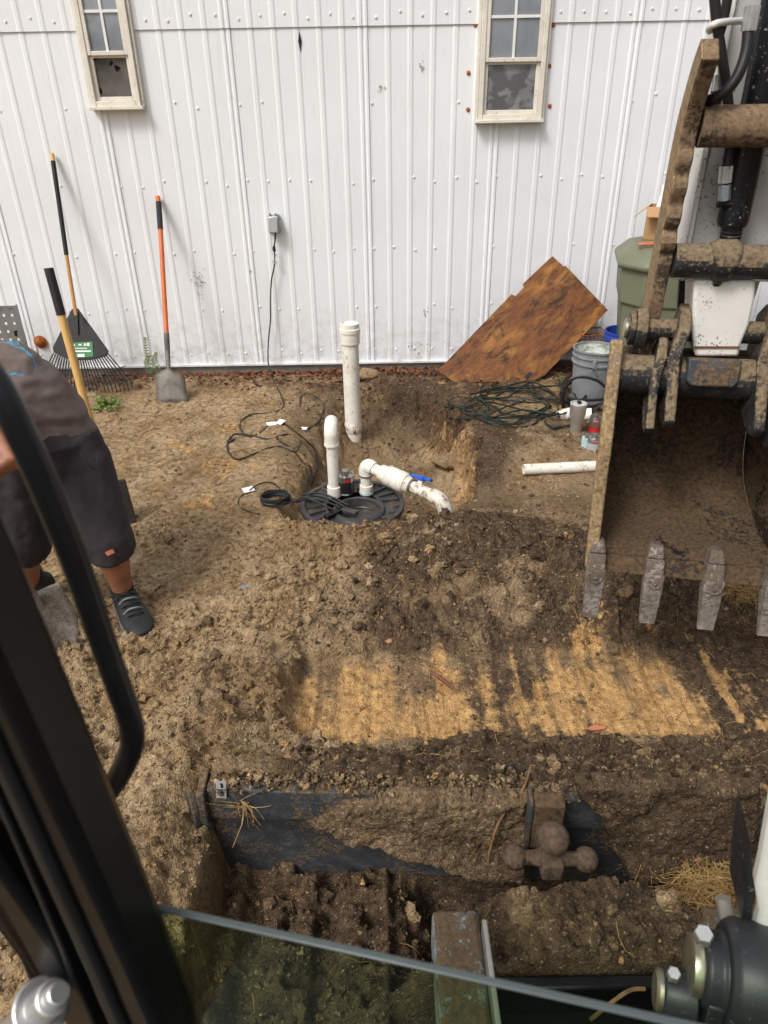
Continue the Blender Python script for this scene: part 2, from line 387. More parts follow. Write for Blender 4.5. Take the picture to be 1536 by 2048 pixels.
plain('bucket_paint', col(190, 196, 186), .7, var=.1, dirt=col(108, 110, 106), dirt_amt=.55, dirt_scale=18)
plain('bucket_blue', col(38, 66, 158), .45, var=.1)
plain('bin_charcoal', col(64, 70, 76), .6, var=.1)
plain('cardboard', col(178, 140, 100), .85, var=.1, scale=8)
plain('copper_tube', col(196, 120, 92), .5, .1, var=.15)
plain('rusty_bar', col(120, 76, 60), .7, .1, var=.25, scale=25)
plain('can_black', col(34, 33, 34), .4, var=.1)
plain('tin', col(176, 174, 170), .32, .9, var=.1, dirt=col(150, 120, 84), dirt_amt=.2)
plain('can_lightblue', col(176, 202, 208), .4, var=.08)
plain('valve_blue', col(28, 86, 190), .4, var=.06)
plain('primer_purple', col(74, 62, 84), .5, var=.1)
plain('paper_white', col(232, 232, 230), .7, var=.04)
plain('machine_gray', col(42, 44, 48), .42, .1, var=.15, scale=20, dirt=col(120, 104, 84), dirt_amt=.16, dirt_scale=10, speck=.2, speckc=col(150, 140, 128))
plain('machine_black', col(13, 13, 14), .36, var=.2, scale=10, dirt=col(58, 54, 50), dirt_amt=.10, dirt_scale=16)
plain('rail_black', col(34, 36, 38), .30, var=.15, scale=20, dirt=col(80, 76, 70), dirt_amt=.10, dirt_scale=18)
plain('cab_trim', col(26, 26, 27), .5, var=.15, scale=8)
plain('trim_tan', col(126, 104, 84), .6, var=.1, scale=6)
plain('white_paint', col(222, 220, 213), .45, var=.05, dirt=col(134, 118, 96), dirt_amt=.10, dirt_scale=9, speck=.55)
plain('boom_white', col(226, 225, 220), .4, var=.04)
plain('gray_paint', col(186, 184, 181), .45, var=.06, dirt=col(112, 100, 84), dirt_amt=.12, dirt_scale=9, speck=.6)
plain('link_gray', col(134, 140, 146), .45, .2, var=.12, speck=.5)
plain('cylinder_black', col(30, 32, 36), .32, .1, var=.2, dirt=col(120, 110, 98), dirt_amt=.1, dirt_scale=20, speck=.3, speckc=col(190, 186, 180))
mud_metal('blade_metal', col(60, 63, 67), col(120, 98, 72), col(66, 52, 40), .42, .1)
mud_metal('arm_pale', col(126, 134, 132), col(112, 92, 70), col(66, 54, 42), .40, .2, .6)
mud_metal('blade_muddy', col(40, 42, 46), col(112, 90, 64), col(62, 49, 38), .95)
mud_metal('coupler_metal', col(40, 40, 41), col(142, 124, 98), col(82, 70, 56), .35, .1, 1.5)
mud_metal('thumb_metal', col(66, 56, 48), col(142, 120, 94), col(90, 72, 56), .80, .1, .5)
mud_metal('bucket_inside', col(30, 27, 24), col(100, 80, 57), col(52, 42, 33), .68, .1, .2)
mud_metal('bucket_edge', col(112, 94, 72), col(176, 150, 112), col(104, 84, 60), .8, .1, .6)
mud_metal('tooth_metal', col(126, 118, 110), col(108, 94, 80), col(84, 72, 62), .50, .3, .3)
mud_metal('hitch_metal', col(66, 54, 48), col(112, 92, 76), col(70, 58, 48), .62, .3, .5)
plain('skin', col(156, 104, 78), .5, var=.16, scale=14, bump=.25)
plain('hair', col(38, 30, 26), .7, var=.2)
plain('sock', col(34, 32, 34), .9, var=.2, scale=80, bump=.4)
plain('shoe_black', col(38, 38, 40), .65, var=.2, scale=40, dirt=col(118, 102, 82), dirt_amt=.22, dirt_scale=16, bump=.4)
plain('shoe_sole', col(96, 92, 88), .7, var=.2, dirt=col(140, 116, 86), dirt_amt=.4)
plain('shorts_cloth', col(58, 52, 56), .9, var=.12, scale=14, dirt=col(120, 100, 80), dirt_amt=.10, dirt_scale=8, bump=.3)
def shirt_material():
    n = NB('shirt cloth'); a = n.noise(9, 5, .6)
    c = n.mix(n.rng(a, .3, .7), col(112, 99, 94), col(136, 122, 115))
    sep = n.new('ShaderNodeSeparateXYZ'); n.link(n.co, sep.inputs[0])
    e = n.new('ShaderNodeTexVoronoi'); e.feature = 'DISTANCE_TO_EDGE'; e.inputs['Scale'].default_value = 7
    d = n.new('ShaderNodeVectorMath'); d.operation = 'ADD'
    nn = n.new('ShaderNodeTexNoise'); nn.inputs['Scale'].default_value = 14; n.link(n.co, nn.inputs['Vector'])
    sc = n.new('ShaderNodeVectorMath'); sc.operation = 'SCALE'; sc.inputs['Scale'].default_value = .12; n.link(nn.outputs['Color'], sc.inputs[0])
    n.link(n.co, d.inputs[0]); n.link(sc.outputs[0], d.inputs[1]); n.link(d.outputs[0], e.inputs['Vector'])
    line = n.rng(e.outputs[0], .035, .02)
    reg = n.attr('print')
    c = n.mix(n.math('MULTIPLY', line, n.rng(reg, .35, .6)), c, col(74, 170, 214))
    n.base(c); n.rough(.95); n.spec(.15); n.bump(n.noise(200, 2, .5), .25, .001); return n.done('shirt')
shirt_material()
def leafy(key, a, b, rough=.7, sub=0):
    n = NB(key.replace('_', ' ')); n.base(n.mix(n.rng(n.noise(30, 3, .6), .3, .7), a, b)); n.rough(rough); n.spec(.2); return n.done(key)
leafy('leaf_brown', col(62, 40, 32), col(138, 88, 64)); leafy('leaf_green', col(82, 106, 48), col(128, 146, 78)); leafy('fern_green', col(96, 108, 74), col(134, 142, 100))
leafy('straw', col(150, 116, 70), col(206, 174, 118)); leafy('root', col(92, 68, 48), col(142, 110, 78)); leafy('tree_leaf', col(44, 54, 34), col(74, 84, 52)); leafy('bark', col(70, 60, 50), col(100, 88, 76))
leafy('stone', col(134, 100, 66), col(172, 134, 92)); leafy('grass_far', col(92, 100, 62), col(120, 118, 78))
def glass_material():
    m = bpy.data.materials.new('tinted cab glass'); m.use_nodes = True; t = m.node_tree; t.nodes.clear()
    o = t.nodes.new('ShaderNodeOutputMaterial'); x = t.nodes.new('ShaderNodeMixShader'); tr = t.nodes.new('ShaderNodeBsdfTransparent')
    gl = t.nodes.new('ShaderNodeBsdfGlossy'); lw = t.nodes.new('ShaderNodeLayerWeight'); pw = t.nodes.new('ShaderNodeMath'); pw.operation = 'POWER'; pw.inputs[1].default_value = 3.0; fr = t.nodes.new('ShaderNodeMath'); fr.operation = 'MULTIPLY'; fr.inputs[1].default_value = .35; t.links.new(lw.outputs['Facing'], pw.inputs[0]); t.links.new(pw.outputs[0], fr.inputs[0])
    tr.inputs['Color'].default_value = (.74, .83, .70, 1); gl.inputs['Roughness'].default_value = .04; gl.inputs['Color'].default_value = (.8, .9, .86, 1)
    t.links.new(fr.outputs[0], x.inputs[0]); t.links.new(tr.outputs[0], x.inputs[1]); t.links.new(gl.outputs[0], x.inputs[2]); t.links.new(x.outputs[0], o.inputs[0])
    MATS['cab_glass'] = m
    e = NB('glass edge'); e.base(col(78, 86, 86)); e.rough(.3); e.done('glass_edge')
    c = NB('clear plastic'); c.base(col(214, 216, 214)); c.rough(.15); c.b.inputs['Transmission Weight'].default_value = .35; c.done('clear_plastic')
glass_material()

# ------------------------------------------------------------------ object helpers
def world_basis(o):
    m = Matrix.Identity(4)
    while o: m = o.matrix_basis @ m; o = o.parent
    return m
def tag(o, label=None, cat=None, group=None, kind=None):
    if label: o['label'] = label
    if cat: o['category'] = cat
    if group: o['group'] = group
    if kind: o['kind'] = kind
    return o
def thing(name, label, cat, loc=(0, 0, 0), rot=(0, 0, 0), group=None):
    o = bpy.data.objects.new(name, None); C.objects.link(o); o.empty_display_size = .1
    o.location = loc; o.rotation_euler = rot
    return tag(o, label, cat, group)
class MB:
    def __init__(s): s.v = []; s.f = []
    def add(s, v, f):
        k = len(s.v); s.v += [Vector(p) for p in v]; s.f += [[i + k for i in q] for q in f]; return s
    def box(s, c, d, R=None):
        c = Vector(c); x, y, z = d[0] / 2, d[1] / 2, d[2] / 2
        p = [Vector((a * x, b * y, e * z)) for a in (-1, 1) for b in (-1, 1) for e in (-1, 1)]
        if R is not None: p = [R @ q for q in p]
        return s.add([q + c for q in p], [[0, 1, 3, 2], [4, 6, 7, 5], [0, 4, 5, 1], [2, 3, 7, 6], [0, 2, 6, 4], [1, 5, 7, 3]])
    def prism(s, pts, vec):
        n = len(pts); vec = Vector(vec); p = [Vector(q) for q in pts]
        return s.add(p + [q + vec for q in p], [list(range(n))[::-1], list(range(n, 2 * n))] + [[i, (i + 1) % n, n + (i + 1) % n, n + i] for i in range(n)])
    def tube(s, pts, r, seg=10, closed=False, cap=True, flat=None):
        p = [Vector(q) for q in pts]; n = len(p); rr = r if hasattr(r, '__len__') else [r] * n
        v = []; up = None
        for i in range(n):
            a = p[(i - 1) % n] if (closed or i) else p[0]; b = p[(i + 1) % n] if (closed or i < n - 1) else p[-1]
            t = (b - a)
            t = t.normalized() if t.length > 1e-9 else Vector((0, 0, 1))
            if up is None: up = t.orthogonal().normalized()
            up = up - t * up.dot(t); up = up.normalized() if up.length > 1e-6 else t.orthogonal().normalized()
            sd_ = t.cross(up)
            for k in range(seg):
                an = 2 * PI * k / seg; v.append(p[i] + (up * math.cos(an) + sd_ * math.sin(an)) * rr[i])
        f = []
        for i in range(n if closed else n - 1):
            j = (i + 1) % n
            for k in range(seg): f.append([i * seg + k, i * seg + (k + 1) % seg, j * seg + (k + 1) % seg, j * seg + k])
        if cap and not closed: f += [list(range(seg))[::-1], list(range((n - 1) * seg, n * seg))]
        return s.add(v, f)
    def lathe(s, prof, seg=24, M=None, arc=1.0):
        M = M or Matrix.Identity(4); v = []; f = []; n = len(prof)
        for k in range(seg):
            a = 2 * PI * k / seg
            for r, z in prof: v.append(M @ Vector((r * math.cos(a), r * math.sin(a), z)))
        for k in range(seg):
            j = (k + 1) % seg
            for i in range(n - 1): f.append([k * n + i, j * n + i, j * n + i + 1, k * n + i + 1])
        s.add(v, f)
        return s
    def loft(s, rings, cap=True):
        m = len(rings[0]); v = [p for r in rings for p in r]; f = []
        for i in range(len(rings) - 1):
            for k in range(m): f.append([i * m + k, i * m + (k + 1) % m, (i + 1) * m + (k + 1) % m, (i + 1) * m + k])
        if cap: f += [list(range(m))[::-1], list(range((len(rings) - 1) * m, len(rings) * m))]
        return s.add(v, f)
    def ball(s, c, r, seg=16, rings=10, sc=(1, 1, 1), R=None):
        v = []; f = []; c = Vector(c)
        for i in range(rings + 1):
            a = PI * i / rings
            for k in range(seg):
                b = 2 * PI * k / seg
                q = Vector((r * sc[0] * math.sin(a) * math.cos(b), r * sc[1] * math.sin(a) * math.sin(b), r * sc[2] * math.cos(a)))
                v.append(c + (R @ q if R is not None else q))
        for i in range(rings):
            for k in range(seg): f.append([i * seg + k, i * seg + (k + 1) % seg, (i + 1) * seg + (k + 1) % seg, (i + 1) * seg + k])
        return s.add(v, f)
    def mesh(s, name, inv=None):
        me = bpy.data.meshes.new(name)
        me.from_pydata([tuple(inv @ q) if inv else tuple(q) for q in s.v], [], s.f)
        bm = bmesh.new(); bm.from_mesh(me); bmesh.ops.remove_doubles(bm, verts=bm.verts, dist=1e-5); bmesh.ops.recalc_face_normals(bm, faces=bm.faces); bm.to_mesh(me); bm.free()
        return me
    def build(s, name, mat, parent=None, angle=38, bevel=0., local=False, sub=0):
        inv = None
        if parent is not None and not local: inv = world_basis(parent).inverted()
        me = s.mesh(name, inv); me.materials.append(MATS[mat])
        me.polygons.foreach_set('use_smooth', [True] * len(me.polygons))
        me.set_sharp_from_angle(angle=math.radians(angle))
        o = bpy.data.objects.new(name, me); C.objects.link(o); o.parent = parent
        if bevel:
            b = o.modifiers.new('bevel', 'BEVEL'); b.width = bevel; b.segments = 2; b.limit_method = 'ANGLE'; b.angle_limit = math.radians(40)
        if sub:
            b = o.modifiers.new('sub', 'SUBSURF'); b.levels = sub; b.render_levels = sub
        return o
def numpy_mesh(name, v, f, mat, attrs=None, smooth=True, parent=None):
    me = bpy.data.meshes.new(name); k = f.shape[1]
    me.vertices.add(len(v)); me.vertices.foreach_set('co', np.ascontiguousarray(v, np.float32).ravel())
    me.loops.add(f.size); me.loops.foreach_set('vertex_index', np.ascontiguousarray(f, np.int32).ravel())
    me.polygons.add(len(f)); me.polygons.foreach_set('loop_start', np.arange(0, f.size, k, dtype=np.int32))
    me.polygons.foreach_set('use_smooth', np.full(len(f), smooth))
    me.update(calc_edges=True)
    for a, d in (attrs or {}).items():
        at = me.attributes.new(a, 'FLOAT', 'POINT'); at.data.foreach_set('value', np.ascontiguousarray(d, np.float32))
    me.materials.append(MATS[mat]); o = bpy.data.objects.new(name, me); C.objects.link(o); o.parent = parent
    return o
def copy_to(o, parent, M):
    c = o.copy(); C.objects.link(c); c.parent = parent; c.matrix_basis = M; return c
def spline(pts, k=8):
    p = [Vector(q) for q in pts]; out = []
    for i in range(len(p) - 1):
        a = p[max(i - 1, 0)]; b = p[i]; c = p[i + 1]; d = p[min(i + 2, len(p) - 1)]
        for j in range(k):
            t = j / k
            out.append(.5 * ((2 * b) + (c - a) * t + (2 * a - 5 * b + 4 * c - d) * t * t + (3 * b - a - 3 * c + d) * t ** 3))
    return out + [p[-1]]
def frame(o, x, z):
    """matrix with the given local x and z directions"""
    z = Vector(z).normalized(); x = Vector(x); x = (x - z * x.dot(z)).normalized(); y = z.cross(x)
    m = Matrix.Identity(4)
    for i in range(3): m[i][0] = x[i]; m[i][1] = y[i]; m[i][2] = z[i]; m[i][3] = o[i]
    return m
def lofted(path, radii, seg=14, upv=(0, 1, 0)):
    """rings of ellipses (ra along side, rb along up) round a path"""
    p = [Vector(q) for q in path]; rings = []
    for i in range(len(p)):
        t = (p[min(i + 1, len(p) - 1)] - p[max(i - 1, 0)]).normalized()
        u = Vector(upv); u = (u - t * u.dot(t)).normalized(); sd_ = t.cross(u)
        ra, rb = radii[i] if hasattr(radii[i], '__len__') else (radii[i], radii[i])
        rings.append([p[i] + sd_ * (ra * math.cos(2 * PI * k / seg)) + u * (rb * math.sin(2 * PI * k / seg)) for k in range(seg)])
    return rings
def organic(mb, name, mat, parent, voxel=.011, smooth=6, disp=None, attrs=None):
    """joins overlapping volumes into one continuous skin"""
    me = mb.mesh(name + '_src'); o = bpy.data.objects.new(name + '_src', me); C.objects.link(o)
    r = o.modifiers.new('r', 'REMESH'); r.mode = 'VOXEL'; r.voxel_size = voxel
    s = o.modifiers.new('s', 'SMOOTH'); s.factor = .5; s.iterations = smooth
    dg = bpy.context.evaluated_depsgraph_get(); ev = o.evaluated_get(dg)
    m2 = bpy.data.meshes.new_from_object(ev); m2.name = name
    bpy.data.objects.remove(o); bpy.data.meshes.remove(me)
    n = len(m2.vertices); co = np.empty(n * 3, np.float32); m2.vertices.foreach_get('co', co); co = co.reshape(-1, 3)
    nm = np.empty(n * 3, np.float32); m2.vertices.foreach_get('normal', nm); nm = nm.reshape(-1, 3)
    if disp is not None: co = co + nm * disp(co.astype(float)).astype(np.float32)[:, None]
    if attrs:
        for a, fn in attrs.items():
            at = m2.attributes.new(a, 'FLOAT', 'POINT'); at.data.foreach_set('value', fn(co.astype(float)).astype(np.float32))
    inv = np.array(world_basis(parent).inverted()); co = co @ inv[:3, :3].T + inv[:3, 3]
    m2.vertices.foreach_set('co', co.astype(np.float32).ravel()); m2.polygons.foreach_set('use_smooth', [True] * len(m2.polygons)); m2.update()
    m2.materials.clear(); m2.materials.append(MATS[mat])
    ob = bpy.data.objects.new(name, m2); C.objects.link(ob); ob.parent = parent
    return ob

# ================================================================== SETTING: ground
def build_ground():
    def axis(lo, hi, a, b, st):
        fine = np.arange(a, b + st, st)
        k = np.arange(1, 30); g = .03 * (1.32 ** k - 1) / .32
        left = a - g[a - g > lo]; right = fine[-1] + g[fine[-1] + g < hi]
        return np.concatenate([[lo], left[::-1], fine, right, [hi]])
    xs = axis(-140, 140, -2.3, 2.1, .0066)
    # rows get wider apart away from the machine, where the soil is seen from farther off
    ys = [.62]
    while ys[-1] < 5.75: ys.append(ys[-1] + .0045 + .0022 * ys[-1])
    g = .03 * (1.32 ** np.arange(1, 32) - 1) / .32
    ys = np.concatenate([[-140], (ys[0] - g[g < 139])[::-1], ys, ys[-1] + g[g < 130], [140]])
    X, Y = np.meshgrid(xs, ys)
    x = X.ravel(); y = Y.ravel()
    far = np.clip(1 - np.maximum(np.abs(x) - 3, 0) / 3, 0, 1) * np.clip(1 - np.maximum(np.abs(y - 3) - 4, 0) / 3, 0, 1)
    z = height(x, y) * far
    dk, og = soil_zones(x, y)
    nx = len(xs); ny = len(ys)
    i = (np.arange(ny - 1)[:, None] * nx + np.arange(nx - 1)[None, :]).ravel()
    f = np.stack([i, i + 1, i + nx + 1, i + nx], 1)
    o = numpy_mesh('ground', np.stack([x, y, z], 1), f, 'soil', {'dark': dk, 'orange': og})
    o['kind'] = 'structure'
build_ground()

def clod_bases(sub, n, seed):
    r = np.random.default_rng(seed); out = []
    bm = bmesh.new(); bmesh.ops.create_icosphere(bm, subdivisions=sub, radius=1.0)
    v = np.array([q.co[:] for q in bm.verts]); bm.verts.index_update()
    f = np.array([[q.index for q in p.verts] for p in bm.faces]); bm.free()
    for k in range(n):
        s = r.uniform(.55, 1.3, 3); d = 1 + r.uniform(-.40, .34, len(v))
        out.append(v * d[:, None] * s)
    return out, f
def scatter_clods(name, x, y, z, size, sub, label, cat, sink=.3, seed=5, dark=None, orange=None):
    bases, f = clod_bases(sub, 12, seed); r = np.random.default_rng(seed + 1); nv = len(bases[0]); n = len(x)
    B = np.stack(bases)[r.integers(0, 12, n)] * size[:, None, None]
    a = r.uniform(0, 2 * PI, n); c, s = np.cos(a), np.sin(a)
    bx = B[:, :, 0] * c[:, None] - B[:, :, 1] * s[:, None]; by = B[:, :, 0] * s[:, None] + B[:, :, 1] * c[:, None]
    t = r.uniform(-.8, .8, n); ct, st = np.cos(t), np.sin(t)
    bx2 = bx * ct[:, None] - B[:, :, 2] * st[:, None]; bz = (bx * st[:, None] + B[:, :, 2] * ct[:, None]) * .85
    V = np.stack([bx2 + x[:, None], by + y[:, None], bz + (z + size * sink)[:, None]], 2).reshape(-1, 3)
    F = (f[None] + (np.arange(n) * nv)[:, None, None]).reshape(-1, 3)
    if dark is None: dark, orange = soil_zones(x, y)
    dk = np.clip(dark + r.normal(-.05, .42, n), 0, 1); og = np.clip(orange * .6 + (r.random(n) < .03) * r.uniform(.3, .7, n), 0, 1)
    o = numpy_mesh(name, V, F, 'soil', {'dark': np.repeat(dk, nv), 'orange': np.repeat(og, nv)}, smooth=False)
    tag(o, label, cat, kind='stuff'); return o
def ground_clods():
    r = np.random.default_rng(3)
    def pick(n, lo, hi, y0, y1, x0=-1.7, x1=1.6, p=2.2, power=1.0):
        x = r.uniform(x0, x1, n * 3); y = r.uniform(y0, y1, n * 3)
        keep = r.random(n * 3) < (looseness(x, y) ** power) * (.55 + .45 * fbm(x * 4, y * 4, 8, 2))
        lid = np.hypot(x - LID_C.x, y - LID_C.y) < .33
        yb = blade_line(x); onb = np.abs(y - yb) < .02
        k = np.where(keep & ~lid & ~onb)[0][:n]
        x = x[k]; y = y[k]; s = lo + (hi - lo) * r.random(len(k)) ** (p * 2.2)
        return x, y, height(x, y), s
    x, y, z, s = pick(30000, .0022, .009, .75, 3.1, p=1.3)
    scatter_clods('soil_crumbs', x, y, z, s, 1, 'fine loose soil crumbs covering the dug-up ground', 'soil', seed=11)
    x, y, z, s = pick(2400, .007, .030, .75, 3.1, p=1.9, power=1.4)
    scatter_clods('soil_clods', x, y, z, s, 2, 'bigger clods of soil lying on the dug-up ground', 'soil', seed=21, sink=.2)
    x, y, z, s = pick(5200, .004, .014, 2.9, 5.3, x0=-2.4, x1=1.9, p=1.6, power=.5)
    scatter_clods('sand_crumbs', x, y, z, s, 1, 'sparse sandy crumbs on the trodden ground toward the wall', 'soil', seed=31)
ground_clods()

# ================================================================== BUILDING
def wall_pt(px, py): return aty(px, py, WALL_Y)
JOINTS = [-.070 + .8925 * k for k in range(-7, 9)]
def build_building():
    root = thing('metal_building', 'white ribbed metal building with two small sash windows', 'building', (0, WALL_Y, 0))
    seam = wall_pt(700, 51).z; W = .8925
    def panel_mesh(z0, z1, proud, nz):
        # profile along x: five narrow ribs and a wide lapped rib at the joint
        pr = [(0.0, .0)]
        def rib(c, w, h): pr.extend([(c - w, 0), (c - w * .45, h), (c + w * .45, h), (c + w, 0)])
        for k in range(1, 6): rib(W * k / 6, .022, .0046)
        rib(W - .030, .016, .007); pr.append((W - .008, .0)); rib(W + .008, .015, .009)
        pr.append((W + .030, .001)); pr.append((W + .0315, -.003))
        zs = np.linspace(z0, z1, nz); v = []; f = []
        n = len(pr)
        for zi in zs:
            for x, h in pr: v.append(Vector((x, -(h + proud), zi)))
        for i in range(nz - 1):
            for k in range(n - 1): f.append([i * n + k, i * n + k + 1, (i + 1) * n + k + 1, (i + 1) * n + k])
        return v, f
    for row, (z0, z1, proud) in enumerate(((.028, seam + .05, .004), (seam - .004, 3.6, .013))):
        for j, xj in enumerate(JOINTS):
            v, f = panel_mesh(z0, z1, proud, 14 if row == 0 else 4)
            P = np.array([q[:] for q in v]); X = P[:, 0] + xj
            P[:, 1] += .0016 * fbm(X * 2.4, P[:, 2] * 2.0, 400 + row, 3) + .0009 * (j % 2)
            mb = MB(); mb.add([Vector((a + xj, WALL_Y + b, c)) for a, b, c in P], f)
            mb.build('wall_panel', 'wall', root, angle=20)
    MB().box((.5, WALL_Y + .08, -.06), (14.4, .15, .20)).build('foundation', 'concrete', root)
    MB().box((.5, WALL_Y - .012, .020), (14.4, .03, .014)).build('base_trim', 'wall', root)
    MB().box((.5, WALL_Y + 2.6, 1.75), (14.3, 4.9, 3.4)).build('rear_wall', 'wall', root)
    # gable roof out of frame
    MB().prism([(-6.9, WALL_Y - .25, 3.55), (-6.9, WALL_Y + 2.6, 4.4), (-6.9, WALL_Y + 5.4, 3.55)], (14.9, 0, 0)).build('roof', 'galvanized', root)
    # screws
    m = MB(); m.lathe([(0, -.004), (.005, -.004), (.007, -.002), (.0075, 0), (.0105, 0), (.011, .003)], 8)
    proto = m.mesh('screw'); proto.materials.append(MATS['screw_white'])
    rr = random.Random(4)
    def screw(x, z, prd=.006, mat=None):
        o = bpy.data.objects.new('screw', proto); C.objects.link(o); o.parent = root
        o.matrix_basis = Matrix.Translation((x, -prd, z)) @ Matrix.Rotation(-PI / 2, 4, 'X')
    windows_x = [(-1.97, -1.54), (.63, 1.17)]
    zr = [wall_pt(700, q).z for q in (30, 205, 362, 500, 615, 702)]
    for ri, z in enumerate(zr):
        for xj in JOINTS:
            if not -3.2 < xj < 2.6: continue
            for k in range(6):
                x = xj + W * k / 6 + (.075 if ri == 0 else .033)
                if ri in (1, 2, 3, 4) and rr.random() < (.45 if k else .1): continue
                if k == 0 and ri: x = xj + .028
                if any(a < x < b for a, b in windows_x) and z > 1.6: continue
                screw(x + rr.uniform(-.008, .008), z + rr.uniform(-.02, .02), .006 + (.009 if ri == 0 else 0))
    # rusty screws round the right window
    mr = MB(); mr.lathe([(0, -.008), (.005, -.008), (.007, -.003), (.008, 0), (.014, 0), (.014, .002)], 9)
    pr_ = mr.mesh('rusty_screw'); pr_.materials.append(MATS['rust'])
    for q in ((951, 50), (1106, 50), (937, 146), (1098, 132), (936, 219), (1099, 212)):
        p = wall_pt(*q); o = bpy.data.objects.new('rusty_screw', pr_); C.objects.link(o); o.parent = root
        o.matrix_basis = Matrix.Translation((p.x, -.008, p.z)) @ Matrix.Rotation(-PI / 2, 4, 'X')
    # rust cap low on the wall at the left
    p = wall_pt(82, 683); m = MB(); m.ball((p.x, WALL_Y - .012, p.z), .043, 14, 8, (1, .75, 1)); m.lathe([(0, 0), (.05, 0), (.05, .01), (.04, .014)], 14, Matrix.Translation((p.x, WALL_Y - .006, p.z)) @ Matrix.Rotation(PI / 2, 4, 'X'))
    m.build('rusted_cap', 'rust', root)
    # puncture with a curled lip
    p = wall_pt(600, 82); m = MB(); m.prism([(p.x - .012, WALL_Y - .007, p.z), (p.x, WALL_Y - .007, p.z + .05), (p.x + .011, WALL_Y - .007, p.z), (p.x, WALL_Y - .007, p.z - .06)], (0, -.003, 0))
    m.build('puncture', 'black_rubber', root)
    # small scuffs where paint has gone
    rs = random.Random(9)
    for (cx, cy, wx, wy, k) in ((398, 560, 14, 34, 26), (845, 135, 8, 26, 10), (503, 545, 5, 6, 5), (760, 175, 8, 14, 8), (850, 625, 5, 16, 7), (830, 700, 40, 22, 14)):
        m = MB()
        for i in range(k):
            q = wall_pt(cx + rs.gauss(0, wx * .5), cy + rs.gauss(0, wy * .5)); a = rs.uniform(0, PI); s1 = rs.uniform(.004, .011); s2 = rs.uniform(.002, .005)
            c_, s_ = math.cos(a), math.sin(a)
            m.prism([(q.x + s1 * c_, WALL_Y - .0085, q.z + s1 * s_), (q.x - s2 * s_, WALL_Y - .0085, q.z + s2 * c_), (q.x - s1 * c_, WALL_Y - .0085, q.z - s1 * s_), (q.x + s2 * s_, WALL_Y - .0085, q.z - s2 * c_)], (0, -.0014, 0))
        o = m.build('paint_chips', 'concrete' if cy < 200 else 'bucket_gray', root); o['kind'] = 'stuff'
    return root
BUILDING = build_building()

def build_window(x0, x1, z0, z1, zm, pane_low, mid_open):
    """double hung sash window on the wall face; frame > sashes, panes, bars, sill"""
    y = WALL_Y; cx = (x0 + x1) / 2; fw = .032
    m = MB()
    yc = y - .028
    m.box((x0 + fw / 2, yc, (z0 + z1) / 2), (fw, .062, z1 - z0)); m.box((x1 - fw / 2, yc, (z0 + z1) / 2), (fw, .062, z1 - z0))
    m.box((cx, yc, z1 - fw / 2), (x1 - x0 - 2 * fw - .001, .060, fw)); m.box((cx, yc, z0 + fw / 2), (x1 - x0 - 2 * fw - .001, .060, fw))
    win = m.build('window', 'vinyl', BUILDING, bevel=.004)
    m = MB(); m.box((cx, y - .04, z0 - .010), (x1 - x0 + .03, .085, .022)); m.build('sill', 'vinyl', win, bevel=.004)
    for s in (x0 - .010, x1 + .010):
        MB().box((s, y - .020, (z0 + z1) / 2), (.018, .042, z1 - z0)).build('trim', 'vinyl', win, bevel=.003)
    a, b = x0 + fw, x1 - fw; st = .025
    def sash(za, zb, yy):
        m = MB(); zc = (za + zb) / 2
        m.box((a + st / 2, yy, zc), (st, .026, zb - za - .002)); m.box((b - st / 2, yy, zc), (st, .026, zb - za - .002))
        m.box((cx, yy, za + st / 2), (b - a - 2 * st - .001, .025, st)); m.box((cx, yy, zb - st / 2), (b - a - 2 * st - .001, .025, st))
        m.build('sash', 'vinyl', win, bevel=.003)
        return a + st, b - st, za + st, zb - st
    # upper sash, set forward of the lower one
    pa, pb, pc, pd = sash(zm, z1 - fw, y - .040)
    mid = pc + (pd - pc) * .5
    MB().box((cx, y - .0385, (pc + pd) / 2), (.016, .012, pd - pc)).build('muntin', 'muntin_white', win)
    for (u, v) in ((pa, cx - .0085), (cx + .0085, pb)):
        MB().box(((u + v) / 2, y - .0385, mid), (v - u, .0115, .016)).build('muntin', 'muntin_white', win)
        for (g, h) in ((pc, mid - .0085), (mid + .0085, pd)):
            MB().box(((u + v) / 2, y - .0325, (g + h) / 2), (v - u, .004, h - g)).build('pane', 'pane', win)
    pa, pb, pc, pd = sash(z0 + fw, zm + .012, y - .022)
    MB().box((cx, y - .0195, (pc + pd) / 2), (pb - pa, .004, pd - pc)).build('pane', pane_low, win)
    return win
wl0 = wall_pt(184, 214).z; wr0 = wall_pt(948, 240).z
build_window(-1.915, -1.585, wl0, wl0 + .80, wall_pt(215, 112).z, 'pane_torn', True)
build_window(.685, 1.118, wr0, wr0 + .86, wall_pt(1015, 125).z, 'pane_fogged', False)

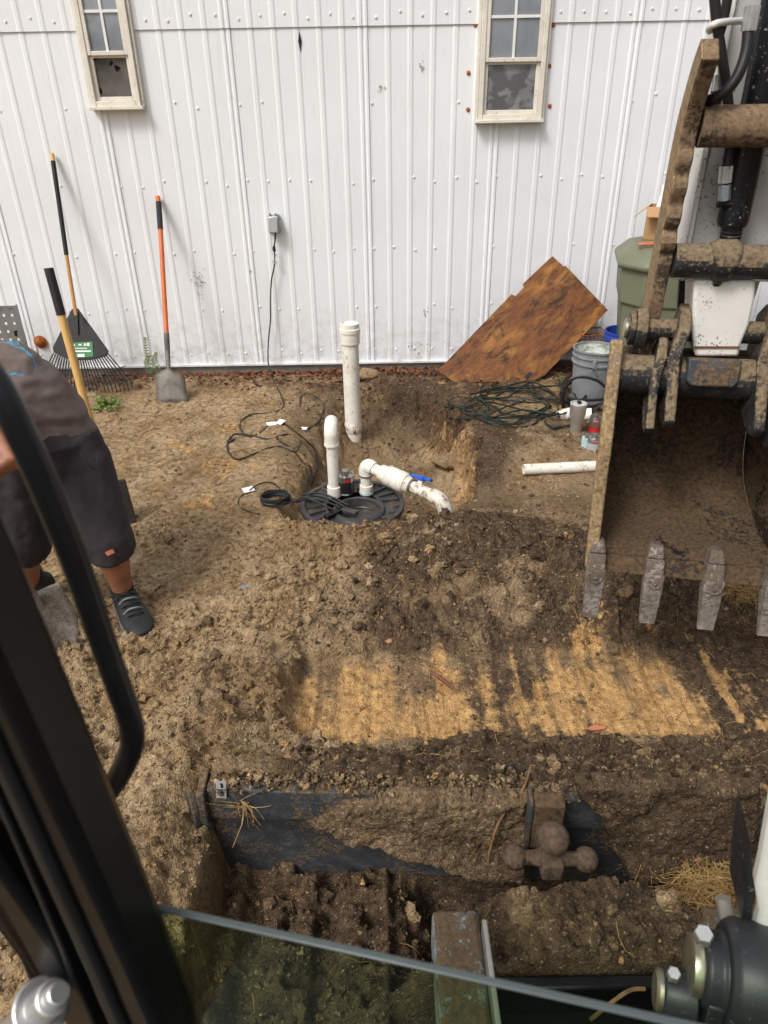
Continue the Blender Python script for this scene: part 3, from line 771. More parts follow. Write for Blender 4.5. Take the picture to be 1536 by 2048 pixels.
# ================================================================== EXCAVATOR
EXC = thing('excavator', 'white and charcoal mini excavator with muddy bucket, thumb and dozer blade', 'excavator', (.45, -.2, -.1))
ZV = Vector((0, 0, 1))
ARM_ANG = math.radians(12)
U = Vector((math.cos(ARM_ANG), -math.sin(ARM_ANG), 0)); V = Vector((math.sin(ARM_ANG), math.cos(ARM_ANG), 0))
BO = atd(1222, 712, 1.95)
def A(u, v, z): return Vector((BO.x, BO.y, 0)) + U * u + V * v + ZV * z
BW = .555
def build_bucket():
    lb = atd(1190, 1132, 2.11); d = lb - BO; L = (d - U * d.dot(U)).length
    dn = (d - U * d.dot(U)).normalized(); wv = U.cross(dn).normalized()
    def B(u, dd, w):
        uc = BW / 2; k = 1 - .36 * max(w, 0)      # narrower toward the back
        return BO + U * (uc + (u - uc) * k) + dn * dd + wv * w
    prof = [(.05, .05), (-.01, .15), (.03, .28), (.12, .38), (.26, .42), (.40, .37), (.51, .22), (L - .05, .06), (L, .0)]
    prof = [(p.x, p.y) for p in spline([Vector((a, b, 0)) for a, b in prof], 4)]
    outer = []
    for i, (a, b) in enumerate(prof):
        a0, b0 = prof[max(i - 1, 0)]; a1, b1 = prof[min(i + 1, len(prof) - 1)]
        t = Vector((a1 - a0, b1 - b0)).normalized(); outer.append((a - t.y * .016 * -1 * -1, b + t.x * .016))
    poly = prof + outer[::-1]
    m = MB(); n = len(poly); NS = 2
    m.loft([[B(.02, a, b) for a, b in poly], [B(BW - .02, a, b) for a, b in poly]]); bk = m.build('bucket', 'bucket_inside', EXC, angle=50)
    for u0 in (0.0, BW - .02):
        m = MB(); side = [(0, 0)] + prof[2:] ; m.loft([[B(u0, a, b) for a, b in side], [B(u0 + .02, a, b) for a, b in side]]); m.build('side_plate', 'bucket_inside', bk, bevel=.003)
        # worn side cutter along the mouth
        m = MB(); out = [(-.04, .05), (-.045, .0), (-.01, -.022), (.17, -.024), (.20, -.034), (.27, -.034), (.30, -.022), (.50, -.016), (L + .005, -.006), (L - .005, .05), (.3, .055)]
        m.prism([B(u0 - .006, a, b) for a, b in out], U * .034); m.build('side_cutter', 'bucket_edge', bk, bevel=.005)
    m = MB(); m.prism([B(.0, L - .035, .018), B(.0, L - .035, .04), B(0, L + .012, .012), B(0, L + .012, -.006)], U * BW); m.build('cutting_lip', 'bucket_inside', bk, bevel=.002)
    for k in range(4):
        u0 = .0 + k * .1635; tw = .053
        m = MB()
        # adapter nose on the lip
        m.prism([B(u0 + .002, L - .045, -.022), B(u0 + tw - .002, L - .045, -.022), B(u0 + tw, L + .02, -.03), B(u0, L + .02, -.03)], wv * .055)
        m.prism([B(u0 + tw * .2, L - .085, -.012), B(u0 + tw * .8, L - .085, -.012), B(u0 + tw - .002, L - .0455, -.022), B(u0 + .002, L - .0455, -.022)], wv * .05)
        ad = m.build('adapter', 'tooth_metal', bk, bevel=.006)
        m = MB()
        r0 = [B(u0 - .001, L + .0, -.034), B(u0 + tw + .001, L + .0, -.034), B(u0 + tw + .001, L + .0, .03), B(u0 - .001, L + .0, .03)]
        r1 = [B(u0 + .001, L + .07, -.028), B(u0 + tw - .001, L + .07, -.028), B(u0 + tw - .001, L + .07, .012), B(u0 + .001, L + .07, .012)]
        r2 = [B(u0 + .003, L + .158, -.020), B(u0 + tw - .005, L + .158, -.020), B(u0 + tw - .005, L + .158, -.006), B(u0 + .003, L + .158, -.006)]
        m.loft([r0, r1, r2]); t = m.build('tooth', 'tooth_metal', bk, bevel=.0025)
        m = MB(); m.tube([B(u0 + tw * (.5 + .42 * math.cos(a)), L + .012 + .028 * math.sin(a), -.0365) for a in np.linspace(0, PI, 9)], .0022, 6)
        m.tube([B(u0 + tw * .5, L + .02, -.034), B(u0 + tw * .5, L + .02, -.0385)], .009, 10)
        # pin and wear rim belong to the tooth row of the bucket
        m.build('tooth_rim', 'tooth_metal', bk)
    # round cross tube at the top
    m = MB(); ring = [(.055 * math.cos(a), .052 * math.sin(a)) for a in np.linspace(0, 2 * PI, 20, endpoint=False)]
    m.prism([B(.005, .05 + a, .055 + b) for a, b in ring], U * (BW - .01)); m.build('cross_tube', 'coupler_metal', bk)
    m = MB(); m.prism([B(.20, -.005, -.012), B(.335, -.005, -.012), B(.335, .055, -.012), B(.32, .07, -.012), B(.215, .07, -.012), B(.20, .055, -.012)], wv * .07)
    m.build('wear_plate', 'blade_metal', bk, bevel=.006)
    ear = [(-.13, .02), (-.145, .07), (-.12, .13), (.05, .15), (.13, .08), (.17, .02), (.185, -.035), (.165, -.062), (.13, -.052), (.07, -.035), (.0, -.02), (-.08, -.015)]
    for u0, th, s, sh in ((.105, .024, 1.0, .02), (.150, .030, 1.0, .0), (.375, .03, 1.05, .0), (.418, .024, 1.1, .02)):
        m = MB(); m.prism([B(u0 + .018 * (a < -.05), a * s + sh + (.06 if (sh and a < -.05) else 0), b) for a, b in ear], U * th); m.build('ear', 'coupler_metal', bk, bevel=.007)
    c0 = B(.035, -.075, .055); c1 = B(.52, -.075, .055)
    MB().tube([c0, c1], .030, 16).build('pin', 'coupler_metal', bk, bevel=.003)
    m = MB(); m.tube([c0 + U * .004, c0 + U * .02], .046, 20); m.tube([c0 + U * .02, c0 + U * .05], .055, 20); m.build('pin_collar', 'coupler_metal', bk, bevel=.004)
    MB().tube([c0 - U * .008, c0 + U * .004], .026, 16).build('pin_cap', 'pin_brass', bk, bevel=.003)
    return B
BK = build_bucket()

def build_thumb():
    # tine front edge in the plane of the arm: forward distance v at height z
    fr = [(.085, 1.16), (.085, 1.21), (.060, 1.30), (.045, 1.38), (.028, 1.46), (.018, 1.55), (.006, 1.63), (.004, 1.70), (-.014, 1.755), (-.060, 1.82), (-.105, 1.865)]
    serr = []
    sp = spline([Vector((a, b, 0)) for a, b in fr], 6)
    for i, p in enumerate(sp):
        z = p.y; b = 0
        if 1.44 < z < 1.70: b = .022 * abs(math.sin((z - 1.44) / .065 * PI)) ** .7 - .014
        serr.append((p.x - b, z))
    back = [(-.055, 1.905), (.0, 1.868), (.045, 1.82), (.090, 1.76), (.115, 1.70), (.135, 1.6), (.150, 1.5), (.165, 1.40), (.175, 1.30), (.185, 1.20), (.17, 1.15), (.12, 1.13)]
    back = [(p.x, p.y) for p in spline([Vector((a, b, 0)) for a, b in back], 4)]
    out = serr + back
    th = None
    for u0 in (.088, .425):
        m = MB(); m.prism([A(u0, a, b) for a, b in out], U * .034)
        if th is None: th = m.build('thumb', 'thumb_metal', EXC, bevel=.004, angle=25)
        else: m.build('tine', 'thumb_metal', th, bevel=.004, angle=25)
        mid = [(lerp(a, .11, .03), b) for a, b in out]
        m = MB(); m.prism([A(u0 - .0022, a, b) for a, b in mid], U * .004); m.build('tine_face', 'bucket_edge', th, angle=25)
    m = MB(); m.tube([A(.128, .025, 1.735), A(.43, .025, 1.735)], .045, 20); m.build('upper_cross_tube', 'thumb_metal', th)
    m = MB(); m.tube([A(.125, .040, 1.430), A(.43, .040, 1.430)], .042, 20); m.build('lower_cross_tube', 'coupler_metal', th)
    for c, w, r in ((.245, .03, .052), (.40, .03, .050)):
        m = MB(); m.tube([A(c - w, .040, 1.430), A(c - w * .7, .040, 1.432), A(c + w * .7, .040, 1.432), A(c + w, .040, 1.430)], [r * .88, r, r, r * .86], 18)
        m.build('tube_collar', 'coupler_metal', th, bevel=.004)
    for c in (.23, .40):
        m = MB(); m.prism([A(c, .02, 1.44), A(c, .10, 1.44), A(c, .09, 1.375), A(c, .06, 1.355), A(c, .03, 1.37)], U * .022); m.build('cylinder_lug', 'coupler_metal', th, bevel=.006)
build_thumb()

def build_arm():
    # white tapered end between the bucket ears
    m = MB()
    pf = plane(A(0, .035, 0), V)
    o = [pf(1388, 560), pf(1512, 560), pf(1510, 600), pf(1500, 648), pf(1482, 690), pf(1478, 714), pf(1390, 714), pf(1384, 660)]
    m.prism(o, V * .14); arm = m.build('dipper_arm', 'white_paint', EXC, bevel=.008)
    m = MB(); e = [pf(1389, 693, -.003), pf(1480, 693, -.003), pf(1478, 697, -.003), pf(1389, 697, -.003)]; m.prism(e, V * .003); m.build('weld_line', 'rusty_bar', arm)
    # box section above
    m = MB(); m.prism([A(.180, .150, 1.36), A(.40, .150, 1.36), A(.40, .150, 3.2), A(.180, .150, 3.2)], V * .22); m.build('arm_box', 'gray_paint', arm, bevel=.004)
    m = MB(); m.prism([A(.166, .135, 1.36), A(.1795, .135, 1.36), A(.1795, .135, 3.2), A(.166, .135, 3.2)], V * .245); m.build('side_flange', 'white_paint', arm, bevel=.003)
    # hydraulic cylinder that works the thumb
    m = MB(); a, b = A(.262, .100, 1.505), A(.262, .100, 2.7); m.tube([a, a.lerp(b, .012), b], [.034, .038, .038], 24); cy = m.build('hydraulic_cylinder', 'cylinder_black', EXC, bevel=.003)
    MB().tube([A(.262, .06, 1.43), A(.262, .100, 1.506)], .020, 16).build('rod', 'steel', cy)
    m = MB()
    for k in range(4): m.tube([A(.262, .088, 1.470 + k * .009), A(.262, .088, 1.475 + k * .009)], .026, 14)
    m.build('gland_rings', 'machine_black', cy)
    # hoses with crimped ends
    pv = lambda px, py, v: plane(A(0, v, 0), V)(px, py)
    def hose(name, pts, r, mat='hose_rubber'): MB().tube(spline(pts, 8), r, 10).build(name, mat, EXC)
    hose('hydraulic_hose', [pv(1425, -60, .03), pv(1432, 30, .03), pv(1443, 110, .03), pv(1452, 170, .04), pv(1458, 225, .05), pv(1462, 290, .06)], .0115)
    hose('hydraulic_hose', [pv(1497, 60, .0), pv(1492, 105, -.01), pv(1476, 150, -.02), pv(1452, 182, -.02), pv(1425, 198, .0), pv(1408, 202, .05)], .0125)
    hose('hydraulic_hose', [pv(1462, -50, .08), pv(1450, 25, .08), pv(1437, 75, .08), pv(1420, 110, .09), pv(1408, 150, .10)], .011)
    hose('hydraulic_hose', [pv(1462, 285, .07), pv(1458, 310, .07), pv(1453, 338, .07)], .013)
    hose('hydraulic_hose', [pv(1430, 160, .08), pv(1432, 220, .08), pv(1428, 260, .08)], .011)
    def fit(p, q, r):
        m = MB(); p = Vector(p); q = Vector(q); d = (q - p)
        for k in range(10):
            a = 2 * PI * k / 10; s_ = d.orthogonal().normalized(); t_ = d.cross(s_).normalized(); off = (s_ * math.cos(a) + t_ * math.sin(a)) * r
            m.tube([p + off, q + off], r * .28, 5)
        m.tube([p, q], r, 14); m.build('hose_fitting', 'bolt_zinc', EXC)
    fit(pv(1506, 12, .0), pv(1497, 62, .0), .013); fit(pv(1453, 332, .07), pv(1449, 366, .07), .0125); fit(pv(1436, 150, .07), pv(1432, 182, .07), .0115)
    m = MB(); m.tube([pv(1450, 370, .07), pv(1448, 402, .07)], .0155, 6); m.build('hose_fitting', 'link_gray', EXC, bevel=.002)
    MB().tube([pv(1434, 407, .075), pv(1470, 410, .075)], .010, 10).build('fitting_block', 'machine_black', EXC)
    MB().tube(spline([pv(1482, 42, .09), pv(1450, 44, .02), pv(1428, 49, .0), pv(1418, 58, .03), pv(1420, 62, .09)], 6), .0075, 10).build('hose_guard', 'white_paint', EXC)
    # grey bucket link on the far side of the arm
    m = MB(); pl = plane(A(0, .36, 0), V)
    m.prism([pl(1350, 398), pl(1378, 396), pl(1390, 410), pl(1396, 440), pl(1398, 490), pl(1345, 490)], V * .03); m.build('bucket_link', 'link_gray', EXC, bevel=.004)
    m = MB(); m.prism([pl(1359, 545), pl(1372, 545), pl(1368, 640), pl(1354, 640)], V * .03); m.prism([pl(1374, 545, .04), pl(1392, 545, .04), pl(1386, 640, .04), pl(1370, 640, .04)], V * .03); m.build('bucket_link', 'machine_black', EXC, bevel=.004)
    MB().tube([A(.17, .38, 1.50), A(.36, .38, 1.50)], .05, 16).build('link_pin', 'machine_black', EXC)
    # boom: rises out of frame at the right, then over to the arm
    b0 = atd(1560, 1960, 1.12)
    m = MB(); path = [b0 + U * .09 + V * .02, b0 + U * .11 + V * .05 + ZV * .55, b0 + U * .12 + V * .25 + ZV * 1.4, b0 + U * .10 + V * .9 + ZV * 2.3, A(.28, .23, 3.0)]
    m.loft(lofted(spline(path, 4), [(.09, .13)] * 17, 4, V)); m.build('boom', 'boom_white', EXC, bevel=.01)
build_arm()

def build_swing_post():
    c = atd(1398, 1932, 1.12); ax = (U * .99 - V * .07).normalized()
    Mx = frame(c, V, ax)
    m = MB(); m.lathe([(0, .0), (.050, .0), (.056, .006), (.056, .026), (.060, .030), (.060, .034)], 28, Mx)
    m.lathe([(.0, .03), (.072, .032), (.078, .040), (.082, .046), (.082, .105), (.076, .112), (.0, .112)], 32, Mx)
    m.prism([c + ax * .004 + V * .03 + ZV * .02, c + ax * .004 + V * .06 - ZV * .40, c + ax * .004 - V * .12 - ZV * .40, c + ax * .004 - V * .06 - ZV * .0], ax * .024)
    m.prism([c + ax * .047 + V * .07, c + ax * .047 + V * .12 - ZV * .45, c + ax * .047 - V * .2 - ZV * .45, c + ax * .047 - V * .085], ax * .06)
    post = m.build('swing_post', 'machine_gray', EXC, bevel=.003)
    m = MB(); m.lathe([(0, -.018), (.038, -.018), (.045, -.014), (.047, -.004), (.045, .002), (0, .002)], 28, Mx); m.build('pin_cap', 'pin_brass', post)
    def bolt(p, r):
        m = MB(); n = (p - c); n = (CAM - p).normalized() * .4 + ZV * .6; M2 = frame(p, ax, n)
        m.lathe([(0, -.004), (r, -.004), (r, r * .75), (r * .86, r * .95), (0, r * .95)], 6, M2); m.build('bolt', 'bolt_zinc', post)
    bolt(atd(1406, 1873, 1.075), .0145)
    c2 = atd(1322, 1980, 1.13); M2 = frame(c2, V, ax)
    m = MB(); m.lathe([(0, 0), (.034, 0), (.037, .004), (.037, .05), (0, .05)], 24, M2); m.prism([c2 + ax * .012 + V * .03, c2 + ax * .012 + V * .05 - ZV * .3, c2 + ax * .012 - V * .08 - ZV * .3, c2 + ax * .012 - V * .032], ax * .03)
    m.build('link_boss', 'machine_gray', post, bevel=.003)
    m = MB(); m.lathe([(0, -.010), (.026, -.010), (.031, -.006), (.031, .001), (0, .001)], 24, M2); m.build('pin_cap', 'pin_brass', post)
    bolt(atd(1347, 1950, 1.095), .0105)
    # white boom plate and the chrome rod beside it
    pl = plane(atd(1500, 1850, 1.16), (ray(1500, 1700).normalized() * -1 + ZV * .2))
    pl = plane(atd(1500, 1850, 1.17), V)
    m = MB(); m.prism([pl(1552, 1470), pl(1534, 1560), pl(1512, 1690), pl(1502, 1735), pl(1510, 1790), pl(1496, 1850), pl(1502, 1930), pl(1496, 1990), pl(1520, 2050), pl(1650, 2050), pl(1650, 1470)], V * -.035); m.build('boom_foot', 'boom_white', EXC, bevel=.01)
    pk = plane(atd(1500, 1850, 1.16), V)
    m = MB(); m.prism([pk(1504, 1690), pk(1493, 1760), pk(1484, 1850), pk(1500, 1858), pk(1512, 1790), pk(1505, 1740)], V * .10); m.build('boom_guard', 'machine_gray', EXC, bevel=.006)
    m = MB(); m.tube([pk(1446, 1795, .06), pk(1462, 1880, .02)], .013, 16); m.build('cylinder_rod', 'steel', EXC)
build_swing_post()

# ------------------------------------------------------------------ dozer blade
def BL(s, z, off=0.0): return Vector((BL_L.x, BL_L.y, 0)) + BL_DIR * s + BL_N * off + ZV * z
def build_blade():
    W_ = BL_W
    m = MB()
    # mouldboard section: top box, back sheet, lower plate (off < 0 is toward the cab)
    sec = [(.010, .25), (-.022, .25), (-.034, .244), (-.040, .15), (-.034, .132), (-.026, .12), (-.020, .02), (-.012, -.12), (.004, -.12), (.002, .0), (.010, .15)]
    m.prism([BL(0, z, o) for o, z in sec], BL_DIR * W_); bl = m.build('dozer_blade', 'blade_metal', EXC, bevel=.003)
    m = MB(); m.prism([BL(-.022, .27, .02), BL(-.022, .25, -.055), BL(-.022, .15, -.06), BL(-.022, .08, -.03), BL(-.022, -.1, -.02), BL(-.022, -.1, .03)], BL_DIR * .021); m.build('end_plate', 'blade_metal', bl, bevel=.004)
    # lashing eye on the end
    c = BL(-.045, .175, -.035); ex = (BL_DIR * .55 - BL_N * .8).normalized()
    outer = [(.0, .085), (.030, .050), (.034, 0), (.028, -.05), (.002, -.085), (-.024, -.05), (-.028, 0), (-.022, .05)]; inner = [(.003, .052), (.013, .030), (.015, 0), (.012, -.03), (.002, -.052), (-.008, -.03), (-.010, 0), (-.007, .03)]
    nrm = ex.cross(ZV).normalized(); m = MB(); v = []
    for off in (-.008, .008):
        for q in (outer, inner): v += [c + ex * a + ZV * b + nrm * off for a, b in q]
    f = []
    for i in range(8):
        j = (i + 1) % 8
        f += [[i, j, 8 + j, 8 + i], [16 + i, 24 + i, 24 + j, 16 + j], [i, 16 + i, 16 + j, j], [8 + i, 8 + j, 24 + j, 24 + i]]
    m.add(v, f); m.build('lashing_eye', 'blade_metal', bl, bevel=.003)
    bp = plane(BL(0, 0, -.0405), BL_N)
    m = MB(); q = [bp(432, 1562), bp(452, 1563), bp(453, 1596), bp(433, 1595)]; m.prism(q, BL_N * -.0012); stk = m.build('warning_sticker', 'label_gray', bl)
    m = MB()
    def bar(a, b, c_, d, w=.0012):
        p1 = bp(a, b, -.002); p2 = bp(c_, d, -.002); m.tube([p1, p2], w, 4)
    bar(433, 1579, 452, 1580); bar(441, 1567, 443, 1576); bar(443, 1567, 445, 1575, .002); bar(437, 1584, 448, 1584); bar(438, 1586, 441, 1592); bar(441, 1592, 446, 1592); bar(446, 1592, 448, 1585)
    m.build('sticker_print', 'machine_black', bl)
    # centre rib, receiver and the three-ball hitch
    cx = 0.0
    pc = plane(BL(0, 0, -.06), BL_N)
    s0 = (pc(1066, 1600) - BL(0, 0)).dot(BL_DIR); s1 = (pc(1128, 1600) - BL(0, 0)).dot(BL_DIR)
    m = MB(); m.prism([BL(s0, .285, -.042), BL(s1, .285, -.042), BL(s1, .12, -.042), BL(s0, .12, -.042)], BL_N * -.045); m.build('centre_rib', 'blade_muddy', bl, bevel=.005)
    m = MB(); m.prism([BL(s0 - .012, .29, -.03), BL(s0 - .002, .29, -.03), BL(s0 - .002, .05, -.03), BL(s0 - .012, .05, -.03)], BL_N * -.06); m.build('rib_flange', 'blade_metal', bl, bevel=.002)
    top = aty(1105, 1668, BL(s0, 0, -.155).y); hs_ = (top - BL(0, 0)).dot(BL_DIR); hz_ = top.z
    m = MB()
    m.prism([BL(hs_ - .026, hz_ - .105, -.09), BL(hs_ + .026, hz_ - .105, -.09), BL(hs_ + .026, hz_ - .05, -.09), BL(hs_ - .026, hz_ - .05, -.09)], BL_N * -.115)
    body = m.build('ball_hitch', 'hitch_metal', bl, bevel=.006)
    hc = BL(hs_, hz_ - .075, -.165)
    m = MB(); m.lathe([(0.02, .0), (.026, .02), (.020, .036), (.018, .042)], 20, frame(hc, BL_DIR, ZV)); m.ball(BL(hs_, hz_, -.165), .038, 24, 16)
    for sgn in (-1, 1):
        p = hc + BL_DIR * sgn * .085
        m.tube([hc + BL_DIR * sgn * .02, hc + BL_DIR * sgn * .045, p], [.022, .018, .016], 16); m.ball(p, .030, 22, 14)
    # body and balls are one forged piece
    m2 = MB(); m2.v = m.v; m2.f = m.f; m2.build('hitch_balls', 'hitch_metal', bl)
    # hook of wire on the top edge
    ph = atz(1008, 1552, .265); m = MB(); m.tube(spline([ph, ph + ZV * .03 + Vector((.002, 0, 0)), ph + ZV * .042 + Vector((.012, 0, 0)), ph + ZV * .036 + Vector((.026, -.005, 0)), ph + ZV * .028 + Vector((.030, -.01, 0))], 6), .004, 8); m.build('lashing_hook', 'black_rubber', bl)
    # push arms and the cross member behind the blade
    for a0 in (.092, .70):
        m = MB(); m.prism([(a0, .25, .185), (a0 + .105, .25, .185), (a0 + .105, .955, .205), (a0, .955, .205)], (0, 0, -.13)); arm = m.build('push_arm', 'arm_pale', EXC, bevel=.012)
        m = MB(); m.prism([(a0 + .098, .25, .235), (a0 + .108, .25, .235), (a0 + .108, .90, .235), (a0 + .108, .90, .10), (a0 + .108, .25, .10)], (.009, 0, 0))
        m = MB(); m.box((a0 + .112, .58, .19), (.012, .66, .10)); m.build('flange', 'steel' if a0 < .5 else 'blade_metal', arm, bevel=.003)
    m = MB(); m.prism([(.212, .815, .14), (.69, .815, .14), (.69, .815, -.05), (.212, .815, -.05)], (0, .03, 0)); m.build('cross_member', 'machine_black', EXC, bevel=.006)
    m = MB(); m.box((.45, .62, .02), (.48, .42, .05)); m.build('belly_plate', 'machine_black', EXC, bevel=.006)
    return s0, s1
build_blade()

# ------------------------------------------------------------------ cab
CAB_ANG = math.radians(13)
CU = Vector((math.cos(CAB_ANG), -math.sin(CAB_ANG), 0)); CV = Vector((math.sin(CAB_ANG), math.cos(CAB_ANG), 0))
G0 = atz(318, 1826, 1.2)
def build_cab():
    pp = plane(G0, CV)
    right = [(-130, 660), (-20, 940), (20, 1038), (147, 1347), (285, 1700), (335, 1830), (352, 1880), (428, 2075), (470, 2200)]
    def band(name, off0, off1, o_plane, depth, mat, bev=.004, parent=EXC):
        m = MB(); a = [pp(x + off0, y, o_plane) for x, y in right]; b = [pp(x + off1, y, o_plane) for x, y in right]
        m.prism(a + b[::-1], CV * -depth); return m.build(name, mat, parent, bevel=bev)
    pil = band('cab_pillar', -62, 0, .0, .05, 'machine_black', .010)
    band('pillar_seal', -96, -66, -.004, .05, 'cab_trim', .008, pil)
    band('pillar_groove', -170, -92, .012, .03, 'machine_black', .004, pil)
    band('pillar_bead', -178, -166, -.002, .03, 'cab_trim', .004, pil)
    lf = [(-260, 1150), (-100, 1530), (0, 1741), (150, 1965), (215, 2075), (270, 2200)]
    m = MB(); a = [pp(x, y, .0) for x, y in lf]; b = [pp(x - 176, y, .0) for x, y in ((-130 - 130, 1050), (20, 1350), (150, 1560), (335 + 40, 1900), (440, 2075), (480, 2200))]
    m.prism(a + b[::-1], CV * -.03); m.build('pillar_body', 'machine_black', pil, bevel=.008)
    # door frame trim and its seal
    m = MB(); a = [pp(x, y, .03) for x, y in ((-100, 1540), (0, 1752), (150, 1972), (160, 2120))]; b = [pp(x, y, .03) for x, y in ((-100, 1640), (0, 1795), (82, 2000), (95, 2120))]
    m.prism(a + b[::-1], CV * .02); m.build('door_trim', 'trim_tan', pil, bevel=.004)
    m = MB(); m.tube([pp(-60, 1690, .03), pp(0, 1797, .03), pp(45, 1895, .03), pp(84, 2000, .03), pp(100, 2120, .03)], .005, 8); m.build('door_seal', 'black_rubber', pil)
    # latch bolt
    c0 = pp(20, 2062, -.05); c1 = pp(120, 1985, -.05); ax = (c1 - c0).normalized()
    m = MB(); m.tube([c0 - ax * .03, c0.lerp(c1, .62)], .0125, 18); m.tube([c0.lerp(c1, .62), c0.lerp(c1, .67)], .024, 22); m.tube([c0.lerp(c1, .67), c0.lerp(c1, .9)], .015, 20); m.tube([c0.lerp(c1, .9), c0.lerp(c1, 1.0)], .010, 18); m.build('latch_bolt', 'bolt_zinc', pil, bevel=.002)
    p = pp(290, 1898, -.02); m = MB(); m.tube([p + CU * (.010 * math.cos(t)) + ZV * (.010 * math.sin(t)) for t in np.linspace(-.6, 3.9, 12)], .0035, 8); m.build('window_latch', 'cab_trim', pil)
    # grab rail
    hr = [(-150, 610), (-70, 690), (-5, 775), (42, 868), (95, 985), (149, 1120), (194, 1250), (236, 1370), (260, 1440), (264, 1488), (248, 1532), (222, 1575), (190, 1612)]
    m = MB(); m.tube(spline([pp(x, y, .045) for x, y in hr], 6), .0096, 18); m.build('grab_rail', 'rail_black', EXC)
    # lower front window
    tilt = -CV * .10
    a = G0 + CU * -.02; b = G0 + CU * .78
    m = MB(); m.prism([a, b, b - ZV * .5 + tilt, a - ZV * .5 + tilt], CV * .005); gl = m.build('front_window', 'cab_glass', EXC, angle=10)
    m = MB(); m.prism([a + ZV * .0036, b + ZV * .0036, b + ZV * .0008, a + ZV * .0008], CV * .006); m.build('glass_edge', 'glass_edge', gl, bevel=.001)
    # floor, right post and roof rim of the cab, out of frame
    m = MB(); m.box(G0 + CU * .33 - CV * .65 - ZV * .52, (.95, 1.1, .04), Matrix.Rotation(-CAB_ANG, 3, 'Z')); m.build('cab_floor', 'machine_black', EXC, bevel=.004)
    m = MB(); m.prism([b + CU * .02, b + CU * .09, b + CU * .09 + ZV * 1.15, b + CU * .02 + ZV * 1.15], CV * .05); m.build('cab_pillar', 'machine_black', EXC, bevel=.008)
    m = MB(); m.box(G0 + CU * -.3 + CV * -.75 + ZV * -.62, (.42, 1.3, .30), Matrix.Rotation(-CAB_ANG, 3, 'Z')); 
build_cab()

# ================================================================== THINGS AGAINST THE WALL
def hang_plane(y0, z0, y1, z1):
    n = Vector((0, z1 - z0, -(y1 - y0))).normalized()
    return plane((0, y0, z0), n), n
def rod(name, a, b, r, mat, parent, seg=14, r2=None): return MB().tube([a, Vector(a).lerp(Vector(b), .5), b], [r, r, r2 or r], seg).build(name, mat, parent)

def build_rake():
    p, n = hang_plane(4.99, 0.0, WALL_Y - .03, 1.56)
    root = thing('leaf_rake', 'black leaf rake with green label and wooden handle leaning on the wall', 'rake', atz(180, 790, 0))
    tip = p(104, 307); neck = p(150, 618); mid = p(133, 510)
    tip = tip + n * -.0
    rod('handle', mid, neck + (neck - mid) * .12, .0125, 'old_wood', root)
    rod('grip', mid, p(106, 322), .0155, 'black_plastic', root)
    rod('handle_end', p(106, 322), tip, .0145, 'ash_wood', root)
    hp, hn = hang_plane(5.00, .0, 5.30, .62)
    # solid fan
    m = MB(); m.prism([hp(143, 618), hp(155, 616), hp(217, 702), hp(213, 712), hp(180, 720), hp(140, 720), hp(107, 705), hp(105, 695)], hn * .012); m.build('fan', 'black_plastic', root, bevel=.004)
    m = MB(); m.prism([hp(149, 620, -.004), hp(156, 622, -.004), hp(158, 668, -.004), hp(156, 670, -.004)], hn * -.008); m.build('fan_rib', 'black_plastic', root, bevel=.002)
    m = MB(); m.prism([hp(136, 686, -.003), hp(185, 683, -.003), hp(187, 713, -.003), hp(138, 717, -.003)], hn * -.0015); lb = m.build('label', 'label_green', root)
    m = MB()
    for (a, b, c, d) in ((139, 689, 150, 692), (157, 688, 163, 691), (168, 687, 172, 692), (174, 686, 179, 692), (150, 696, 174, 697.5), (143, 701, 182, 704), (155, 708, 169, 714)):
        m.prism([hp(a, b, -.005), hp(c, b - .2, -.005), hp(c, d - .2, -.005), hp(a, d, -.005)], hn * -.0008)
    o = m.build('label_print', 'label_white', lb); o['kind'] = 'stuff'
    for k in range(25):
        t = k / 24; a = hp(107 + t * 108, 706 + 14 * math.sin(PI * t), .002); b = hp(82 + t * 178, 752 + 26 * math.sin(PI * (t * .8 + .1)), .002)
        c = hp(79 + t * 186, 768 + 24 * math.sin(PI * (t * .8 + .1)), .0) ; c.z = max(c.z - .015, hz(c.x, c.y) - .005)
        m = MB(); m.tube([a, a.lerp(b, .5), b, c], [.0048, .0048, .0045, .003], 5); m.build('tine', 'black_plastic', root)
    m = MB(); m.tube(spline([hp(92 + t * 158, 732 + 22 * math.sin(PI * t), -.006) for t in np.linspace(0, 1, 9)], 3), .004, 6); m.build('tine_brace', 'black_plastic', root)
build_rake()

